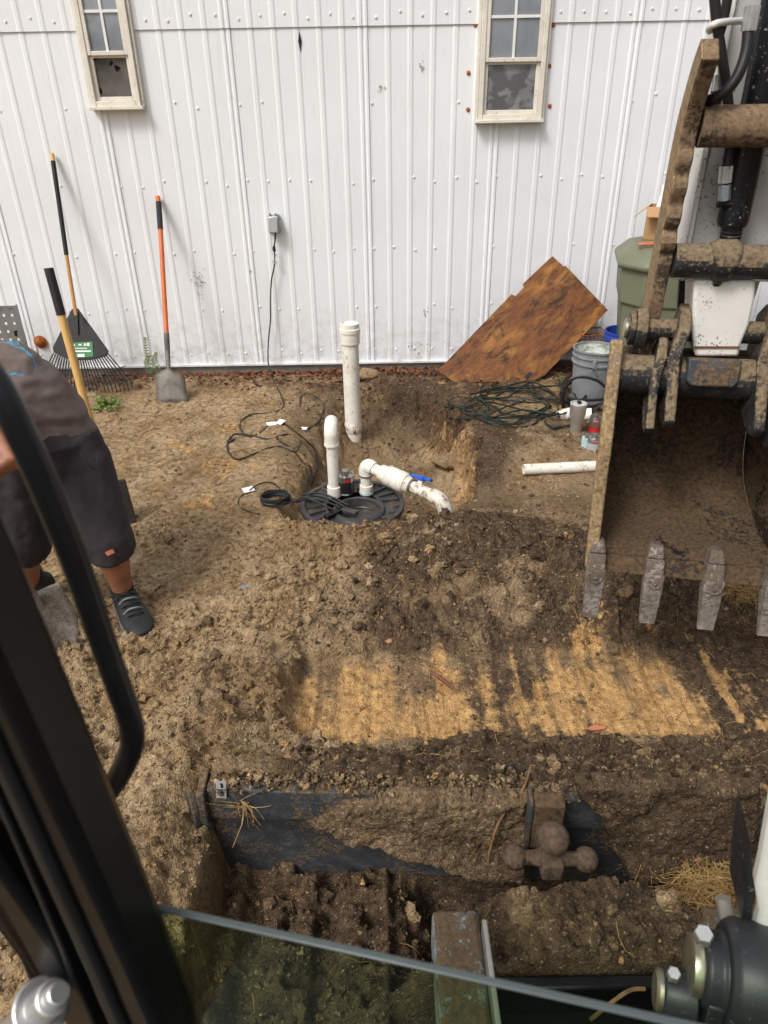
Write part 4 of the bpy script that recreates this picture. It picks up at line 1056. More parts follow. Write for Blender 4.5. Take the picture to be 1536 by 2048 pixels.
def build_square_shovel():
    base = atz(345, 806, hz(-1.48, 4.75)); top = aty(315, 394, WALL_Y - .035)
    root = thing('square_shovel', 'square point shovel with orange handle leaning on the wall', 'shovel', base)
    p, n = hang_plane(base.y, base.z, top.y, top.z)
    rod('handle', p(321, 458), p(333, 668), .0165, 'orange_fiberglass', root)
    rod('grip', p(317, 404), p(321, 459), .0195, 'grip_foam', root); rod('handle_end', p(315, 393), p(317, 405), .0165, 'orange_fiberglass', root, r2=.018)
    m = MB(); m.tube([p(333, 666), p(335, 705), p(337, 738)], [.019, .019, .014], 14); m.build('socket', 'shovel_steel', root)
    # dished blade
    W0, H0 = 7, 7; v = []; f = []
    for j in range(H0):
        for i in range(W0):
            s, t = i / (W0 - 1), j / (H0 - 1)
            a = p(310 + 58 * s + t * (3 + 6 * s), (748 - 12 * math.exp(-((s - .47) / .18) ** 2)) * (1 - t) + (808 - 3 * s) * t)
            v.append(a + n * (.030 * (1 - (2 * s - 1) ** 2) * (1 - .7 * t)) * -1)
    for j in range(H0 - 1):
        for i in range(W0 - 1): f.append([j * W0 + i, j * W0 + i + 1, (j + 1) * W0 + i + 1, (j + 1) * W0 + i])
    m = MB(); m.add(v, f); o = m.build('blade', 'shovel_steel', root); sl = o.modifiers.new('t', 'SOLIDIFY'); sl.thickness = .004
build_square_shovel()

def build_planted_shovel():
    foot = atz(236, 1048, hz(-1.33, 3.06)); top = aty(97, 536, foot.y + .18)
    root = thing('planted_shovel', 'shovel with pale wooden handle and black grip stuck in sand behind worker', 'shovel', foot)
    low = foot.lerp(top, .17)
    rod('handle', foot.lerp(top, .12), foot.lerp(top, .84), .0185, 'ash_wood', root); rod('grip', foot.lerp(top, .835), top, .0205, 'grip_foam', root)
    m = MB()
    for k in range(26):
        q = foot.lerp(top, .85 + .13 * (k // 2) / 13); 
        m.ball(q + Vector((.006 if k % 2 else -.006, -.0195, 0)), .003, 6, 4)
    o = m.build('grip_dimples', 'black_rubber', root); o['kind'] = 'stuff'
    d = (top - foot).normalized(); s = Vector((1, .25, 0)).normalized(); q = foot + ZV * .02
    m = MB(); m.prism([q - s * .075 + d * .20, q + s * .085 + d * .215, q + s * .09 - d * .09, q - s * .07 - d * .10], Vector((.01, -.012, 0))); m.build('blade', 'tool_dark', root, bevel=.004)
    MB().tube([foot.lerp(top, .06), foot.lerp(top, .2)], .021, 12).build('socket', 'tool_dark', root)
build_planted_shovel()

def build_metal_post():
    a = aty(-12, 612, 5.28); b = aty(26, 606, 5.28)
    root = thing('perforated_post', 'galvanized perforated metal post standing by the wall beside the rake', 'metal post', (a.x, 5.28, 0))
    m = MB(); x0, x1 = a.x - .06, b.x; top = a.z
    cols = [x0, x0 + .045, x0 + .085, x0 + .125, x1]
    z = -.02; hw = .010
    xs = [x0, x1]; holes = [x0 + (x1 - x0) * t for t in (.25, .55, .85)]
    edges = [x0] + [e for h in holes for e in (h - hw, h + hw)] + [x1]
    for k in range(0, len(edges), 2): m.box(((edges[k] + edges[k + 1]) / 2, 5.28, (top - .02) / 2), (edges[k + 1] - edges[k], .006, top + .02))
    for h in holes:
        zz = -.02
        while zz < top - .05: m.box((h, 5.28, zz + .02), (2 * hw + .001, .0055, .04)); zz += .06
        m.box((h, 5.28, top - .012), (2 * hw + .001, .0055, .024))
    m.box((x1 + .0035, 5.30, (top - .02) / 2), (.006, .045, top + .02))
    m.build('web', 'galvanized', root)
    c = aty(29, 668, 5.26); MB().box((c.x, 5.285, c.z), (.018, .03, .04)).build('clip', 'black_plastic', root, bevel=.003)
build_metal_post()

def build_outlet():
    c = wall_pt(549, 446)
    root = thing('outlet_box', 'clear covered weatherproof outlet box on the white wall', 'outlet', (c.x, WALL_Y, c.z))
    x, z = c.x, c.z; y = WALL_Y - .012
    MB().box((x, y - .012, z), (.086, .028, .125)).build('back_plate', 'label_gray', root, bevel=.006)
    MB().box((x - .002, y - .030, z + .002), (.052, .008, .082)).build('socket_face', 'bin_charcoal', root, bevel=.002)
    m = MB(); m.box((x, y - .058, z), (.074, .056, .112)); m.build('bubble_cover', 'clear_plastic', root, bevel=.010)
    m = MB()
    for s in (-.02, .02): m.box((x + s, y - .04, z + .066), (.016, .02, .012))
    m.build('hinge', 'galvanized', root, bevel=.003)['kind'] = 'stuff'
    MB().box((x + .045, y - .04, z - .005), (.014, .03, .05)).build('latch', 'clear_plastic', root, bevel=.004)
    # cord that hangs from it
    cord = thing('extension_cord', 'dark cord hanging from the outlet box down to the sand', 'cord', wall_pt(540, 728))
    yy = WALL_Y - .055
    P = lambda a, b, y=yy: aty(a, b, y)
    gp = lambda a, b: (lambda q: Vector((q.x, q.y, hz(q.x, q.y) + .008)))(atz(a, b, 0))
    MB().tube(spline([P(551, 463), P(550, 480), P(548, 494)], 6), .0055, 8).build('lead', 'cord_black', cord)
    m = MB(); m.tube([P(548, 492), P(548, 497), P(549, 503)], [.008, .012, .010], 10); m.build('plug', 'black_rubber', cord)
    m = MB(); q = [P(543, 512), P(550, 510), P(557, 524), P(549, 531)]; m.prism(q, (.0, -.002, 0)); tg = m.build('tag', 'paper_white', cord)
    m = MB(); m.prism([P(545, 521, yy - .004), P(550, 519, yy - .004), P(554, 525, yy - .004), P(549, 528, yy - .004)], (0, -.0008, 0)); m.build('tag_print', 'label_gray', tg)
    pts = [P(549, 503), P(549, 530), P(543, 560), P(541, 600), P(541, 640), P(537, 680), P(536, 715, 5.46), P(538, 733, 5.40), gp(548, 765), gp(562, 790), gp(566, 812), gp(545, 825), gp(505, 828), gp(484, 840), gp(480, 856), gp(490, 868), gp(503, 872)]
    MB().tube(spline(pts, 8), .0052, 8).build('cable', 'cord_green', cord)
build_outlet()

def build_plywood():
    y0 = atz(985, 766, 0.0).y
    p, n = hang_plane(y0, -.01, WALL_Y - .025, .80)
    q = [(1105, 512), (1128, 533), (1131, 531), (1216, 620), (1088, 752), (1062, 764), (907, 764), (876, 741), (1023, 588), (1031, 592), (1048, 574), (1046, 567)]
    root_loc = p(985, 764)
    m = MB(); m.prism([p(a, b) for a, b in q], n * .014)
    root = thing('plywood_board', 'dark stained plywood board leaning crookedly against the white wall', 'plywood', root_loc)
    b = m.build('board', 'plywood', root, bevel=.002)
    m = MB(); m.prism([p(1049, 754, -.0012), p(1060, 743, -.0012), p(1066, 748, -.0012), p(1055, 760, -.0012)], n * -.001); m.build('slot', 'black_rubber', root)
build_plywood()

def lathe_thing(name, label, cat, base, prof, mat, seg=32, group=None, tilt=(0, 0, 0), part='body'):
    root = thing(name, label, cat, base, tilt, group)
    m = MB(); m.lathe(prof, seg); m.build(part, mat, root, local=True, angle=30)
    return root
def gpt(px, py, lift=0.0):
    # walk along the line of sight until it meets the soil
    d = np.array(ray(px, py)[:]); t0 = (.45 - CAM_H) / d[2]; t1 = (-.6 - CAM_H) / d[2]
    for _ in range(2):
        t = np.linspace(t0, t1, 60); P = np.array(CAM[:]) + d * t[:, None]
        k = int(np.argmax(P[:, 2] < broad(P[:, 0], P[:, 1]))); t0, t1 = t[max(k - 1, 0)], t[k]
    q = CAM + Vector(d) * float(t1)
    q.z += lift; return q

def build_buckets():
    b = gpt(1180, 798)
    R = .152; r0 = .132; Hh = .37
    root = lathe_thing('gray_bucket', 'paint spattered gray plastic bucket beside the leaning plywood', 'bucket', b,
        [(0, 0), (r0 - .004, 0), (r0, .006), (R - .006, Hh * .74), (R + .006, Hh * .74), (R + .006, Hh * .77), (R - .004, Hh * .775), (R - .003, Hh * .86), (R + .006, Hh * .865), (R + .006, Hh * .89), (R - .002, Hh * .895), (R, Hh * .97), (R + .007, Hh * .975), (R + .007, Hh), (R - .006, Hh), (R - .008, Hh * .95), (R - .012, Hh * .8)], 'bucket_gray', 40)
    m = MB(); m.lathe([(0, Hh * .82), (R - .016, Hh * .82)], 32); m.build('dried_paint', 'bucket_paint', root, local=True)
    m = MB(); m.lathe([(R - .0125, Hh * .81), (R - .0085, Hh * .96)], 32); m.build('paint_film', 'bucket_paint', root, local=True)
    m = MB(); m.box((-.05, -R - .004, Hh * .8), (.022, .016, .05)); m.build('handle_lug', 'bucket_gray', root, local=True, bevel=.004)
    m = MB(); m.tube(spline([Vector((-.05, -R - .012, Hh * .8)), Vector((-.02, -R - .035, Hh * .62)), Vector((.05, -R - .03, Hh * .48)), Vector((.12, -R * .7, Hh * .5)), Vector((R + .01, 0, Hh * .8))], 6), .0022, 6); m.build('bail_wire', 'galvanized', root, local=True)
    b2 = Vector((b.x + .33, b.y + .42, hz(b.x + .33, b.y + .42)))
    q = aty(1213, 660, 4.98); b2 = Vector((q.x + .158, 5.0, hz(q.x, 5.0)))
    lathe_thing('blue_bucket', 'blue plastic bucket squeezed between green bin and wall', 'bucket', b2,
        [(0, 0), (.128, 0), (.134, .01), (.143, .25), (.156, .255), (.156, .275), (.146, .28), (.147, .33), (.158, .335), (.158, .36), (.15, .375), (.158, .38), (.158, .395), (.148, .395), (.140, .2), (0, .19)], 'bucket_blue', 36)
    # rusty wire basket behind the gray bucket
    c = aty(1182, 690, 5.3); root = thing('rusty_basket', 'small rusty wire basket behind the gray bucket', 'basket', (c.x, 5.3, hz(c.x, 5.3)))
    z0 = hz(c.x, 5.3); top = aty(1182, 664, 5.3).z
    for k in range(6):
        z = z0 + (top - z0) * (k + 1) / 6; x0, x1, ya, yb_ = c.x - .10, c.x + .09, 5.2, 5.42
        MB().tube([(x0, ya, z), (x1, ya, z + .01), (x1, yb_, z), (x0, yb_, z - .005)], .005, 6, closed=True).build('wire_hoop', 'rust' if k % 2 else 'rusty_bar', root)
    for k in range(6):
        x = c.x - .10 + .19 * k / 5; MB().tube([(x, 5.195, z0 - .01), (x, 5.195, top)], .0045, 6).build('wire_upright', 'rusty_bar', root)
build_buckets()

def build_bin():
    # big wheeled refuse bin, turned a little
    q = aty(1236, 640, 4.62); cx = q.x + .50; cy = 4.92; g = hz(cx, cy)
    root = thing('refuse_bin', 'big olive green refuse bin with ribbed lid by the wall', 'bin', (cx, cy, g), (0, 0, math.radians(-14)))
    def ring(w, d, ch, z): 
        return [Vector(p) for p in ((-w + ch, -d, z), (w - ch, -d, z), (w, -d + ch, z), (w, d - ch, z), (w - ch, d, z), (-w + ch, d, z), (-w, d - ch, z), (-w, -d + ch, z))]
    top = aty(1300, 545, 4.62).z - g
    m = MB(); m.loft([ring(.33, .29, .10, 0), ring(.35, .31, .11, .2), ring(.395, .355, .13, top - .23), ring(.41, .37, .13, top - .22), ring(.425, .385, .14, top)]); m.build('body', 'bin_green', root, local=True, bevel=.012)
    for x in (-.30, -.24, .1): MB().box((x, -.355, top * .40), (.012, .016, top * .65), Matrix.Rotation(math.radians(-5), 3, 'X')).build('body_rib', 'bin_green', root, local=True, bevel=.004)
    m = MB(); m.loft([ring(.445, .405, .15, top), ring(.455, .415, .15, top + .025), ring(.445, .405, .15, top + .045), ring(.37, .33, .14, top + .12), ring(.34, .30, .13, top + .125), ring(.30, .26, .12, top + .135)]); lid = m.build('lid', 'bin_green', root, local=True, bevel=.010)
    hz_ = top - .33
    m = MB(); m.tube(spline([Vector((-.30, -.33, hz_ + .05)), Vector((-.29, -.39, hz_ + .01)), Vector((-.1, -.405, hz_ - .02)), Vector((.12, -.405, hz_ - .02)), Vector((.29, -.39, hz_ + .01)), Vector((.30, -.33, hz_ + .05))], 5), .016, 10); m.build('lift_bar', 'rusty_bar', root, local=True)
    for s in (-.36, .36): 
        m = MB(); m.lathe([(.02, -.03), (.10, -.03), (.11, -.015), (.11, .015), (.10, .03), (.02, .03)], 20, Matrix.Translation((s, .28, .09)) @ Matrix.Rotation(PI / 2, 4, 'Y')); m.build('wheel', 'black_rubber', root, local=True)
    zt = g + top + .137
    # bent copper tube lying on the lid
    def L(x, y, z): return Vector((cx, cy, g)) + Matrix.Rotation(math.radians(-14), 3, 'Z') @ Vector((x, y, z + top))
    m = MB(); m.tube(spline([L(-.10, -.05, .146), L(-.30, -.20, .147), L(-.335, -.235, .146), L(-.31, -.25, .146), L(-.05, -.16, .147), L(.2, -.10, .147)], 6), .0085, 8)
    o = m.build('copper_tube', 'copper_tube'); tag(o, 'pinkish bent tube lying on the green bin lid', 'tube')
    # carton with open flaps and a white pipe on top
    bc = L(-.125, .10, .136); rot = Matrix.Rotation(math.radians(-25), 3, 'Z')
    root = thing('carton', 'open brown cardboard carton standing on the green bin', 'box', bc)
    w, d, h = .30, .22, .20
    def K(x, y, z): return bc + rot @ Vector((x, y, z))
    m = MB()
    for a, b in (((-w / 2, -d / 2), (w / 2, -d / 2)), ((w / 2, -d / 2), (w / 2, d / 2)), ((w / 2, d / 2), (-w / 2, d / 2)), ((-w / 2, d / 2), (-w / 2, -d / 2))):
        nn = Vector((b[1] - a[1], -(b[0] - a[0]), 0)).normalized() * .004
        m.prism([K(a[0], a[1], .002), K(b[0], b[1], .002), K(b[0], b[1], h), K(a[0], a[1], h)], rot @ nn)
    m.prism([K(-w / 2, -d / 2, .002), K(w / 2, -d / 2, .002), K(w / 2, d / 2, .002), K(-w / 2, d / 2, .002)], (0, 0, .004)); m.build('carton_body', 'cardboard', root)
    m = MB(); m.prism([K(-w / 2, -d / 2, h), K(-w / 2, d / 2, h), K(-w / 2 - .085, d / 2, h - .07), K(-w / 2 - .085, -d / 2, h - .07)], (0, 0, .004)); m.build('flap', 'cardboard', root)
    m = MB(); m.prism([K(-w / 2, -d / 2 - .003, h), K(w / 2, -d / 2 - .003, h), K(w / 2 - .01, -d / 2 - .09, h - .05), K(-w / 2 + .01, -d / 2 - .09, h - .05)], (0, 0, .004)); m.build('flap', 'cardboard', root)
    a = K(-.10, .02, h + .066); b = K(.42, .10, h + .066)
    m = MB(); d_ = (b - a).normalized(); M2 = frame(a, ZV, d_); L_ = (b - a).length
    m.lathe([(.050, 0), (.057, 0), (.057, L_), (.050, L_), (.050, 0)], 28, M2); o = m.build('pvc_offcut', 'pvc_clean'); tag(o, 'short white pipe offcut lying across the cardboard carton', 'pipe')
    m = MB(); q = K(-.06, -.05, h - .10); m.loft([[q + Vector((.05 * math.cos(t), .05 * math.sin(t), 0)) * s + ZV * zz for t in np.linspace(0, 2 * PI, 12, endpoint=False)] for s, zz in ((1, 0), (1, .10), (.75, .15), (.1, .185))]); o = m.build('white_bag', 'paper_white'); tag(o, 'white pointed bag sticking out of the cardboard carton', 'bag')
    # charcoal bin behind on the right
    q = aty(1525, 600, 5.0); g2 = hz(q.x + .2, 5.1)
    root = thing('charcoal_bin', 'charcoal plastic bin with pale rim beside the green bin', 'bin', (q.x + .42, 5.05, g2))
    m = MB(); m.lathe([(0, 0), (.2, 0), (.23, .62), (.235, .62), (.2, .02)], 28); m.build('body', 'bin_charcoal', root, local=True)
    m = MB(); m.lathe([(.225, .62), (.25, .62), (.25, .65), (.225, .65), (.225, .62)], 28); m.build('rim', 'label_gray', root, local=True)
build_bin()

# ------------------------------------------------------------------ small things on the ground at the right
def build_small_things():
    b = gpt(1150, 868)
    root = lathe_thing('steel_tumbler', 'brushed steel drinking tumbler with clear lid on the sand', 'tumbler', b, [(0, 0), (.030, 0), (.034, .004), (.037, .09), (.039, .10), (.049, .135), (.0505, .195), (.0505, .199), (.046, .199), (.044, .18)], 'steel', 32)
    m = MB(); m.lathe([(0, .192), (.045, .192), (.049, .200), (.051, .200), (.051, .206), (.044, .207), (.043, .199), (0, .199)], 28); m.build('lid', 'clear_plastic', root, local=True)
    m = MB(); m.box((.005, .012, .207), (.022, .03, .014)); m.build('lid_slider', 'black_plastic', root, local=True, bevel=.003)
    def can(px, py, r, h, name, label, bm, band, bandz, logo, cap):
        b = gpt(px, py); root = thing(name, label, 'can', b, (0, 0, random.uniform(-.4, .4)), None)
        m = MB(); m.lathe([(0, 0), (r * .97, 0), (r, .003), (r, h * .95), (r * .97, h * .97), (r * 1.0, h), (r * .92, h), (r * .9, h - .004), (r * .45, h - .003)], 28); m.build('body', bm, root, local=True)
        m = MB(); m.lathe([(r * 1.006, h * bandz[0]), (r * 1.006, h * bandz[1])], 28); m.build('label', band, root, local=True)
        m = MB()
        for i in range(6):
            a0 = -PI / 2 - .55 + i * .18; a1 = a0 + .18
            m.add([(r * 1.012 * math.cos(a0), r * 1.012 * math.sin(a0), h * .74), (r * 1.012 * math.cos(a1), r * 1.012 * math.sin(a1), h * .74), (r * 1.012 * math.cos(a1), r * 1.012 * math.sin(a1), h * .90), (r * 1.012 * math.cos(a0), r * 1.012 * math.sin(a0), h * .90)], [[0, 1, 2, 3]])
        m.build('logo_patch', logo, root, local=True)
        m = MB(); m.lathe([(0, h + .018), (r * .34, h + .018), (r * .38, h + .014), (r * .40, h - .004), (0, h - .004)], 18); m.build('cap', cap, root, local=True)
        return root, r, h
    def lettering(root, r, h, text, mat):
        # word on the logo patch, wrapped round the can
        cu = bpy.data.curves.new('logo_text', 'FONT'); cu.body = text; cu.size = h * .13; cu.align_x = 'CENTER'; cu.align_y = 'CENTER'
        t = bpy.data.objects.new('logo_text_src', cu); C.objects.link(t)
        me = bpy.data.meshes.new_from_object(t.evaluated_get(bpy.context.evaluated_depsgraph_get())); bpy.data.objects.remove(t)
        for v in me.vertices:
            a = -PI / 2 + v.co.x / r; zz = h * .82 + v.co.y; v.co = (r * 1.02 * math.cos(a), r * 1.02 * math.sin(a), zz)
        me.name = 'logo_text'; me.materials.append(MATS[mat]); o = bpy.data.objects.new('logo_text', me); C.objects.link(o); o.parent = root; o['kind'] = 'stuff'
    for args in ((1187, 864, .035, .105, 'cement_can', 'red labelled cement can behind the other two cans', 'tin', 'label_red', (.08, .45), 'label_red', 'tin'),
                 (1171, 893, .028, .062, 'primer_can', 'small light blue can beside the steel tumbler', 'can_lightblue', 'can_lightblue', (.1, .9), 'can_lightblue', 'tin'),
                 (1186, 900, .039, .088, 'gray_can', 'gray labelled can with red logo in front of the red one', 'tin', 'label_gray', (.06, .62), 'label_red', 'tin')):
        root, r, h = can(*args)
        if 'primer' not in args[4]: lettering(root, r, h, 'Oatey', 'label_white')
    q = atz(683, 984, LID_Z + .02)
    # white fittings lying behind the tumbler
    for (px, py, r, L_, ang, lab) in ((1128, 838, .034, .09, .5, 'short white pipe fitting among the black hoses by the tumbler'), (1166, 838, .036, .10, -.4, 'white pipe fitting between steel tumbler and red labelled can')):
        c = gpt(px, py); d_ = Vector((math.cos(ang), math.sin(ang) * .6, .1)).normalized(); M2 = frame(c + ZV * r * .9 - d_ * L_ * .5, ZV, d_)
        m = MB(); m.lathe([(r * .82, 0), (r, 0), (r, L_ * .45), (r * 1.12, L_ * .5), (r * 1.12, L_), (r * .9, L_), (r * .82, 0)], 24, M2); o = m.build('pipe_fitting', 'pvc_clean'); tag(o, lab, 'fitting')
    a = gpt(1046, 950); b = gpt(1215, 942); a.z += .034; b.z += .034; d_ = (b - a).normalized(); b = b + d_ * .25
    m = MB(); M2 = frame(a, ZV, d_); L_ = (b - a).length; m.lathe([(.0255, 0), (.0302, 0), (.0302, L_), (.0255, L_), (.0255, 0)], 28, M2); o = m.build('loose_pipe', 'pvc'); tag(o, 'muddy white pipe lying loose on the sand behind excavator bucket', 'pipe')
build_small_things()

def cord_on_ground(name, label, cat, pts, r, mat, lift=0, group=None, k=8):
    out = []
    for i, p in enumerate(pts):
        px, py = p[0], p[1]; q = gpt(px, py); q.z += r + lift + (p[2] if len(p) > 2 else 0); out.append(q)
    sp = spline(out, k)
    hh = broad(np.array([q.x for q in sp]), np.array([q.y for q in sp]))
    for q, h_ in zip(sp, hh): q.z = max(q.z, float(h_) + r * .6)
    o = MB().tube(sp, r, 7).build(name, mat); tag(o, label, cat, group); return o
def build_cords():
    rr = random.Random(12)
    def loops(cx, cy, rx, ry, n, jit, turns, lift=.0, spread=0):
        pts = []; ph = rr.uniform(0, 6)
        for i in range(int(turns * n)):
            a = ph + 2 * PI * i / n; s = 1 + rr.uniform(-jit, jit)
            pts.append((cx + rx * s * math.cos(a) + spread * i / n, cy + ry * s * math.sin(a), lift * (i / n) + rr.uniform(0, .012)))
        return pts
    cord_on_ground('extension_cord', 'green extension cord piled in loose loops before the plywood', 'cord', [(878, 790), (872, 805), (890, 815), (930, 812), (960, 795), (985, 770), (1000, 758)] + loops(1035, 815, 82, 32, 9, .45, 5.2, .010) + [(1090, 830), (1150, 812)], .0058, 'cord_green')
    cord_on_ground('extension_cord', 'dark green extension cord looped low beside the plywood pile', 'cord', [(960, 775)] + loops(1000, 828, 80, 28, 8, .5, 3.2, .012) + [(1060, 800), (1110, 812), (1140, 800)], .0055, 'cord_green')
    cord_on_ground('black_hose', 'thick black hose coiled around the gray bucket', 'hose', loops(1185, 800, 60, 30, 9, .25, 3.3, .035) + [(1130, 838), (1090, 846), (1110, 858), (1160, 850)], .0095, 'hose_rubber')
    b = gpt(1180, 798)
    m = MB(); m.tube(spline([b + Vector(v) for v in ((-.24, -.20, .02), (-.25, -.22, .14), (-.19, -.24, .24), (-.06, -.26, .23), (.05, -.25, .14), (.12, -.25, .05), (.2, -.2, .02))], 8), .0095, 8); o = m.build('black_hose', 'hose_rubber'); tag(o, 'black hose arching up in front of the gray bucket', 'hose')
    m = MB(); m.tube(spline([b + Vector(v) for v in ((-.16, -.34, .02), (-.08, -.36, .05), (.0, -.33, .12), (.1, -.27, .20), (.18, -.2, .26), (.22, -.1, .33), (.14, -.14, .40), (.08, -.2, .32), (.12, -.28, .16), (.2, -.3, .03))], 8), .009, 8); o = m.build('black_hose', 'hose_rubber'); tag(o, 'black hose bundle climbing the side of the gray bucket', 'hose')
    cord_on_ground('extension_cord', 'thin dark cord wandering in flat bends over the sand', 'cord', [(455, 885), (470, 870), (500, 872), (540, 880), (575, 870), (600, 885), (590, 905), (560, 895), (530, 900), (480, 920), (460, 910), (455, 890), (470, 880)], .0055, 'cord_black')
    cord_on_ground('extension_cord', 'black cord running over white tags into the trench', 'cord', [(520, 868), (540, 852), (565, 848), (590, 865), (615, 885), (632, 910), (636, 935), (630, 955), (622, 975)], .006, 'cord_black')
    cord_on_ground('extension_cord', 'black cord sagging down the trench side toward the basin', 'cord', [(560, 885), (585, 900), (605, 925), (622, 948), (615, 975), (612, 1000), (640, 1010)], .006, 'cord_black')
    cord_on_ground('extension_cord', 'thin cord crossing the trench floor behind the white pipes', 'cord', [(600, 815), (602, 795), (622, 790), (642, 803), (648, 815), (640, 840), (620, 858), (600, 858)], .005, 'cord_black')
    cord_on_ground('extension_cord', 'thin cord from paper tag to black cord coil', 'cord', [(492, 985), (478, 1000), (480, 1015), (500, 1025), (520, 1030)], .004, 'cord_black')
    cord_on_ground('extension_cord', 'thin cord arching above the tag near the black coil', 'cord', [(500, 985), (520, 972), (545, 970), (562, 985), (560, 1000)], .004, 'cord_black', lift=.01)
    # neat coil beside the basin lid
    c = gpt(552, 1006); pts = []
    for i in range(76):
        a = 2 * PI * i / 15; s = 1 + rr.uniform(-.06, .06); pts.append(c + Vector((.075 * s * math.cos(a), .062 * s * math.sin(a), .008 + .008 * i / 15 + rr.uniform(0, .004))))
    pts += [c + Vector((.10, -.05, .03)), c + Vector((.16, -.02, .04)), LID_C + Vector((-.10, -.12, .03))]
    o = MB().tube(spline(pts, 4), .0062, 7).build('extension_cord', 'cord_black'); tag(o, 'neat coil of black pump cord beside the basin lid', 'cord')
    for (px, py, lab, rot) in ((543, 851, 'white tag lying flat on sand under a black cord', .3), (608, 860, 'small white plug end lying on the trench slope', -.2), (497, 983, 'white printed paper tag on sand near cord coil', .5)):
        q = gpt(px, py, .012); s = .034 if px != 608 else .024
        m = MB(); R = Matrix.Rotation(rot, 3, 'Z') @ Matrix.Rotation(.15, 3, 'X'); m.box(q, (s * 1.8, s * 1.3, .003), R)
        if px == 543: m.box(q + Vector((.06, .01, .008)), (.05, .05, .004), Matrix.Rotation(.9, 3, 'Z') @ Matrix.Rotation(-.25, 3, 'Y'))
        o = m.build('paper_tag', 'paper_white'); tag(o, lab, 'tag')
build_cords()

# ------------------------------------------------------------------ pump basin and pipes
def pipe_path(pts, r, k=7): return MB().tube(spline(pts, k), r, 20)
def build_basin():
    root = thing('pump_basin', 'round black ribbed basin lid set in the dug hole', 'basin', (LID_C.x, LID_C.y, LID_Z - .3))
    R = LID_R; M0 = Matrix.Translation((LID_C.x, LID_C.y, LID_Z))
    m = MB(); m.lathe([(R - .03, -.30), (R - .03, -.03), (R, -.028), (R + .004, -.004), (R, .004), (R - .022, .004), (R - .026, -.008), (.14, -.008)], 56, M0); body = m.build('rim', 'lid_plastic', root)
    hc = LID_C + Vector((.035, -.075, 0)); hc.z = LID_Z; Mh = Matrix.Translation(hc)
    m = MB(); m.lathe([(.145, -.010), (.135, .006), (.120, .010), (.114, .006), (.110, -.045), (.095, -.05), (.092, -.044), (.080, -.044), (.078, -.05), (.05, -.05), (.048, -.046), (0, -.046)], 48, Mh); m.build('access_well', 'lid_plastic', root)
    m = MB(); m.lathe([(.108, -.042), (.102, -.036), (.096, -.042)], 40, Mh); m.build('seal_ring', 'machine_gray', root)
    for k in range(20):
        a = 2 * PI * (k + .5) / 20; d = Vector((math.cos(a), math.sin(a), 0)); q0 = LID_C + d * .16; q1 = LID_C + d * (R - .03)
        if (q0 - hc).length < .15 and (q1 - hc).length < .16: continue
        if (q0 - hc).length < .155: q0 = q0 + d * .06
        t = Vector((-d.y, d.x, 0)) * .009
        m = MB(); z0 = LID_Z - .008
        m.prism([Vector((q0 - t * .5).to_2d().to_tuple() + (z0,)), Vector((q1 - t).to_2d().to_tuple() + (z0,)), Vector((q1 + t).to_2d().to_tuple() + (z0,)), Vector((q0 + t * .5).to_2d().to_tuple() + (z0,))], (0, 0, .014)); m.build('lid_rib', 'lid_plastic', root, bevel=.002)
    # flat bracket with clamp at the front left
    q = LID_C + Vector((-.08, -.12, 0)); q.z = LID_Z
    m = MB(); m.box(q + ZV * .012, (.15, .035, .02), Matrix.Rotation(.75, 3, 'Z')); m.build('cord_bracket', 'machine_black', root, bevel=.004)
    m = MB(); m.box(q + Vector((.07, .0, .016)), (.09, .035, .022), Matrix.Rotation(-.5, 3, 'Z')); m.build('cord_bracket', 'lid_plastic', root, bevel=.004)
    for k, (a, b) in enumerate((((-.27, .06), (-.02, -.06)), ((-.26, .02), (-.04, -.075)), ((-.30, -.02), (-.06, -.085)))):
        p0 = LID_C + Vector((a[0], a[1], .02)); p1 = LID_C + Vector((b[0], b[1], .02))
        MB().tube(spline([p0, p0.lerp(p1, .35) + ZV * .035, p0.lerp(p1, .7) + ZV * .025, p1], 6), .006, 7).build('power_cord', 'cord_black', root)
    # vent pipe with a bend on top
    b = atz(669, 990, LID_Z); t = aty(661, 858, b.y)
    root2 = thing('vent_pipe', 'slim white vent pipe with elbow cap standing on the basin', 'pipe', b)
    ht = t.z - b.z; e = ht
    pipe_path([b, b + ZV * e * .5, b + ZV * (e - .04)], .0305).build('pipe', 'pvc', root2)
    m = MB(); m.tube([b, b + ZV * .055, b + ZV * .058], [.039, .038, .033], 24); m.build('base_hub', 'pvc_clean', root2)
    m = MB(); top = b + ZV * (e - .05); pts = [top - ZV * .035, top - ZV * .0, top + ZV * .025, top + Vector((.0, .012, .047)), top + Vector((.0, .035, .060)), top + Vector((.0, .075, .062))]
    m.tube(spline(pts, 4), [.0375] * 9 + [.036] * 12, 24); m.tube([top - ZV * .042, top - ZV * .03], .040, 24); m.build('elbow', 'pvc_clean', root2)
    # discharge pipe: riser, elbow, check valve, tail
    b = atz(733, 986, LID_Z); hgt = aty(737, 930, b.y).z
    root3 = thing('discharge_pipe', 'white discharge pipe with check valve and blue handle', 'pipe', b)
    m = MB(); m.tube([b, b + ZV * .05, b + ZV * .053], [.038, .037, .032], 24); m.build('base_hub', 'pvc', root3)
    MB().tube([b + ZV * .003, b + ZV * .006, b + ZV * .013], .0392, 24).build('glue_ring', 'can_lightblue', root3)
    el = Vector((b.x, b.y, hgt)); MB().tube([b, el - ZV * .03], .0305, 22).build('riser', 'pvc', root3)
    end = atz(884, 1000, hgt - .07); d = (end - el).normalized()
    m = MB(); m.tube(spline([el - ZV * .055, el - ZV * .03, el - ZV * .012 + d * .006, el + d * .022 + ZV * .004, el + d * .052], 5), .0385, 22); m.build('elbow', 'pvc', root3)
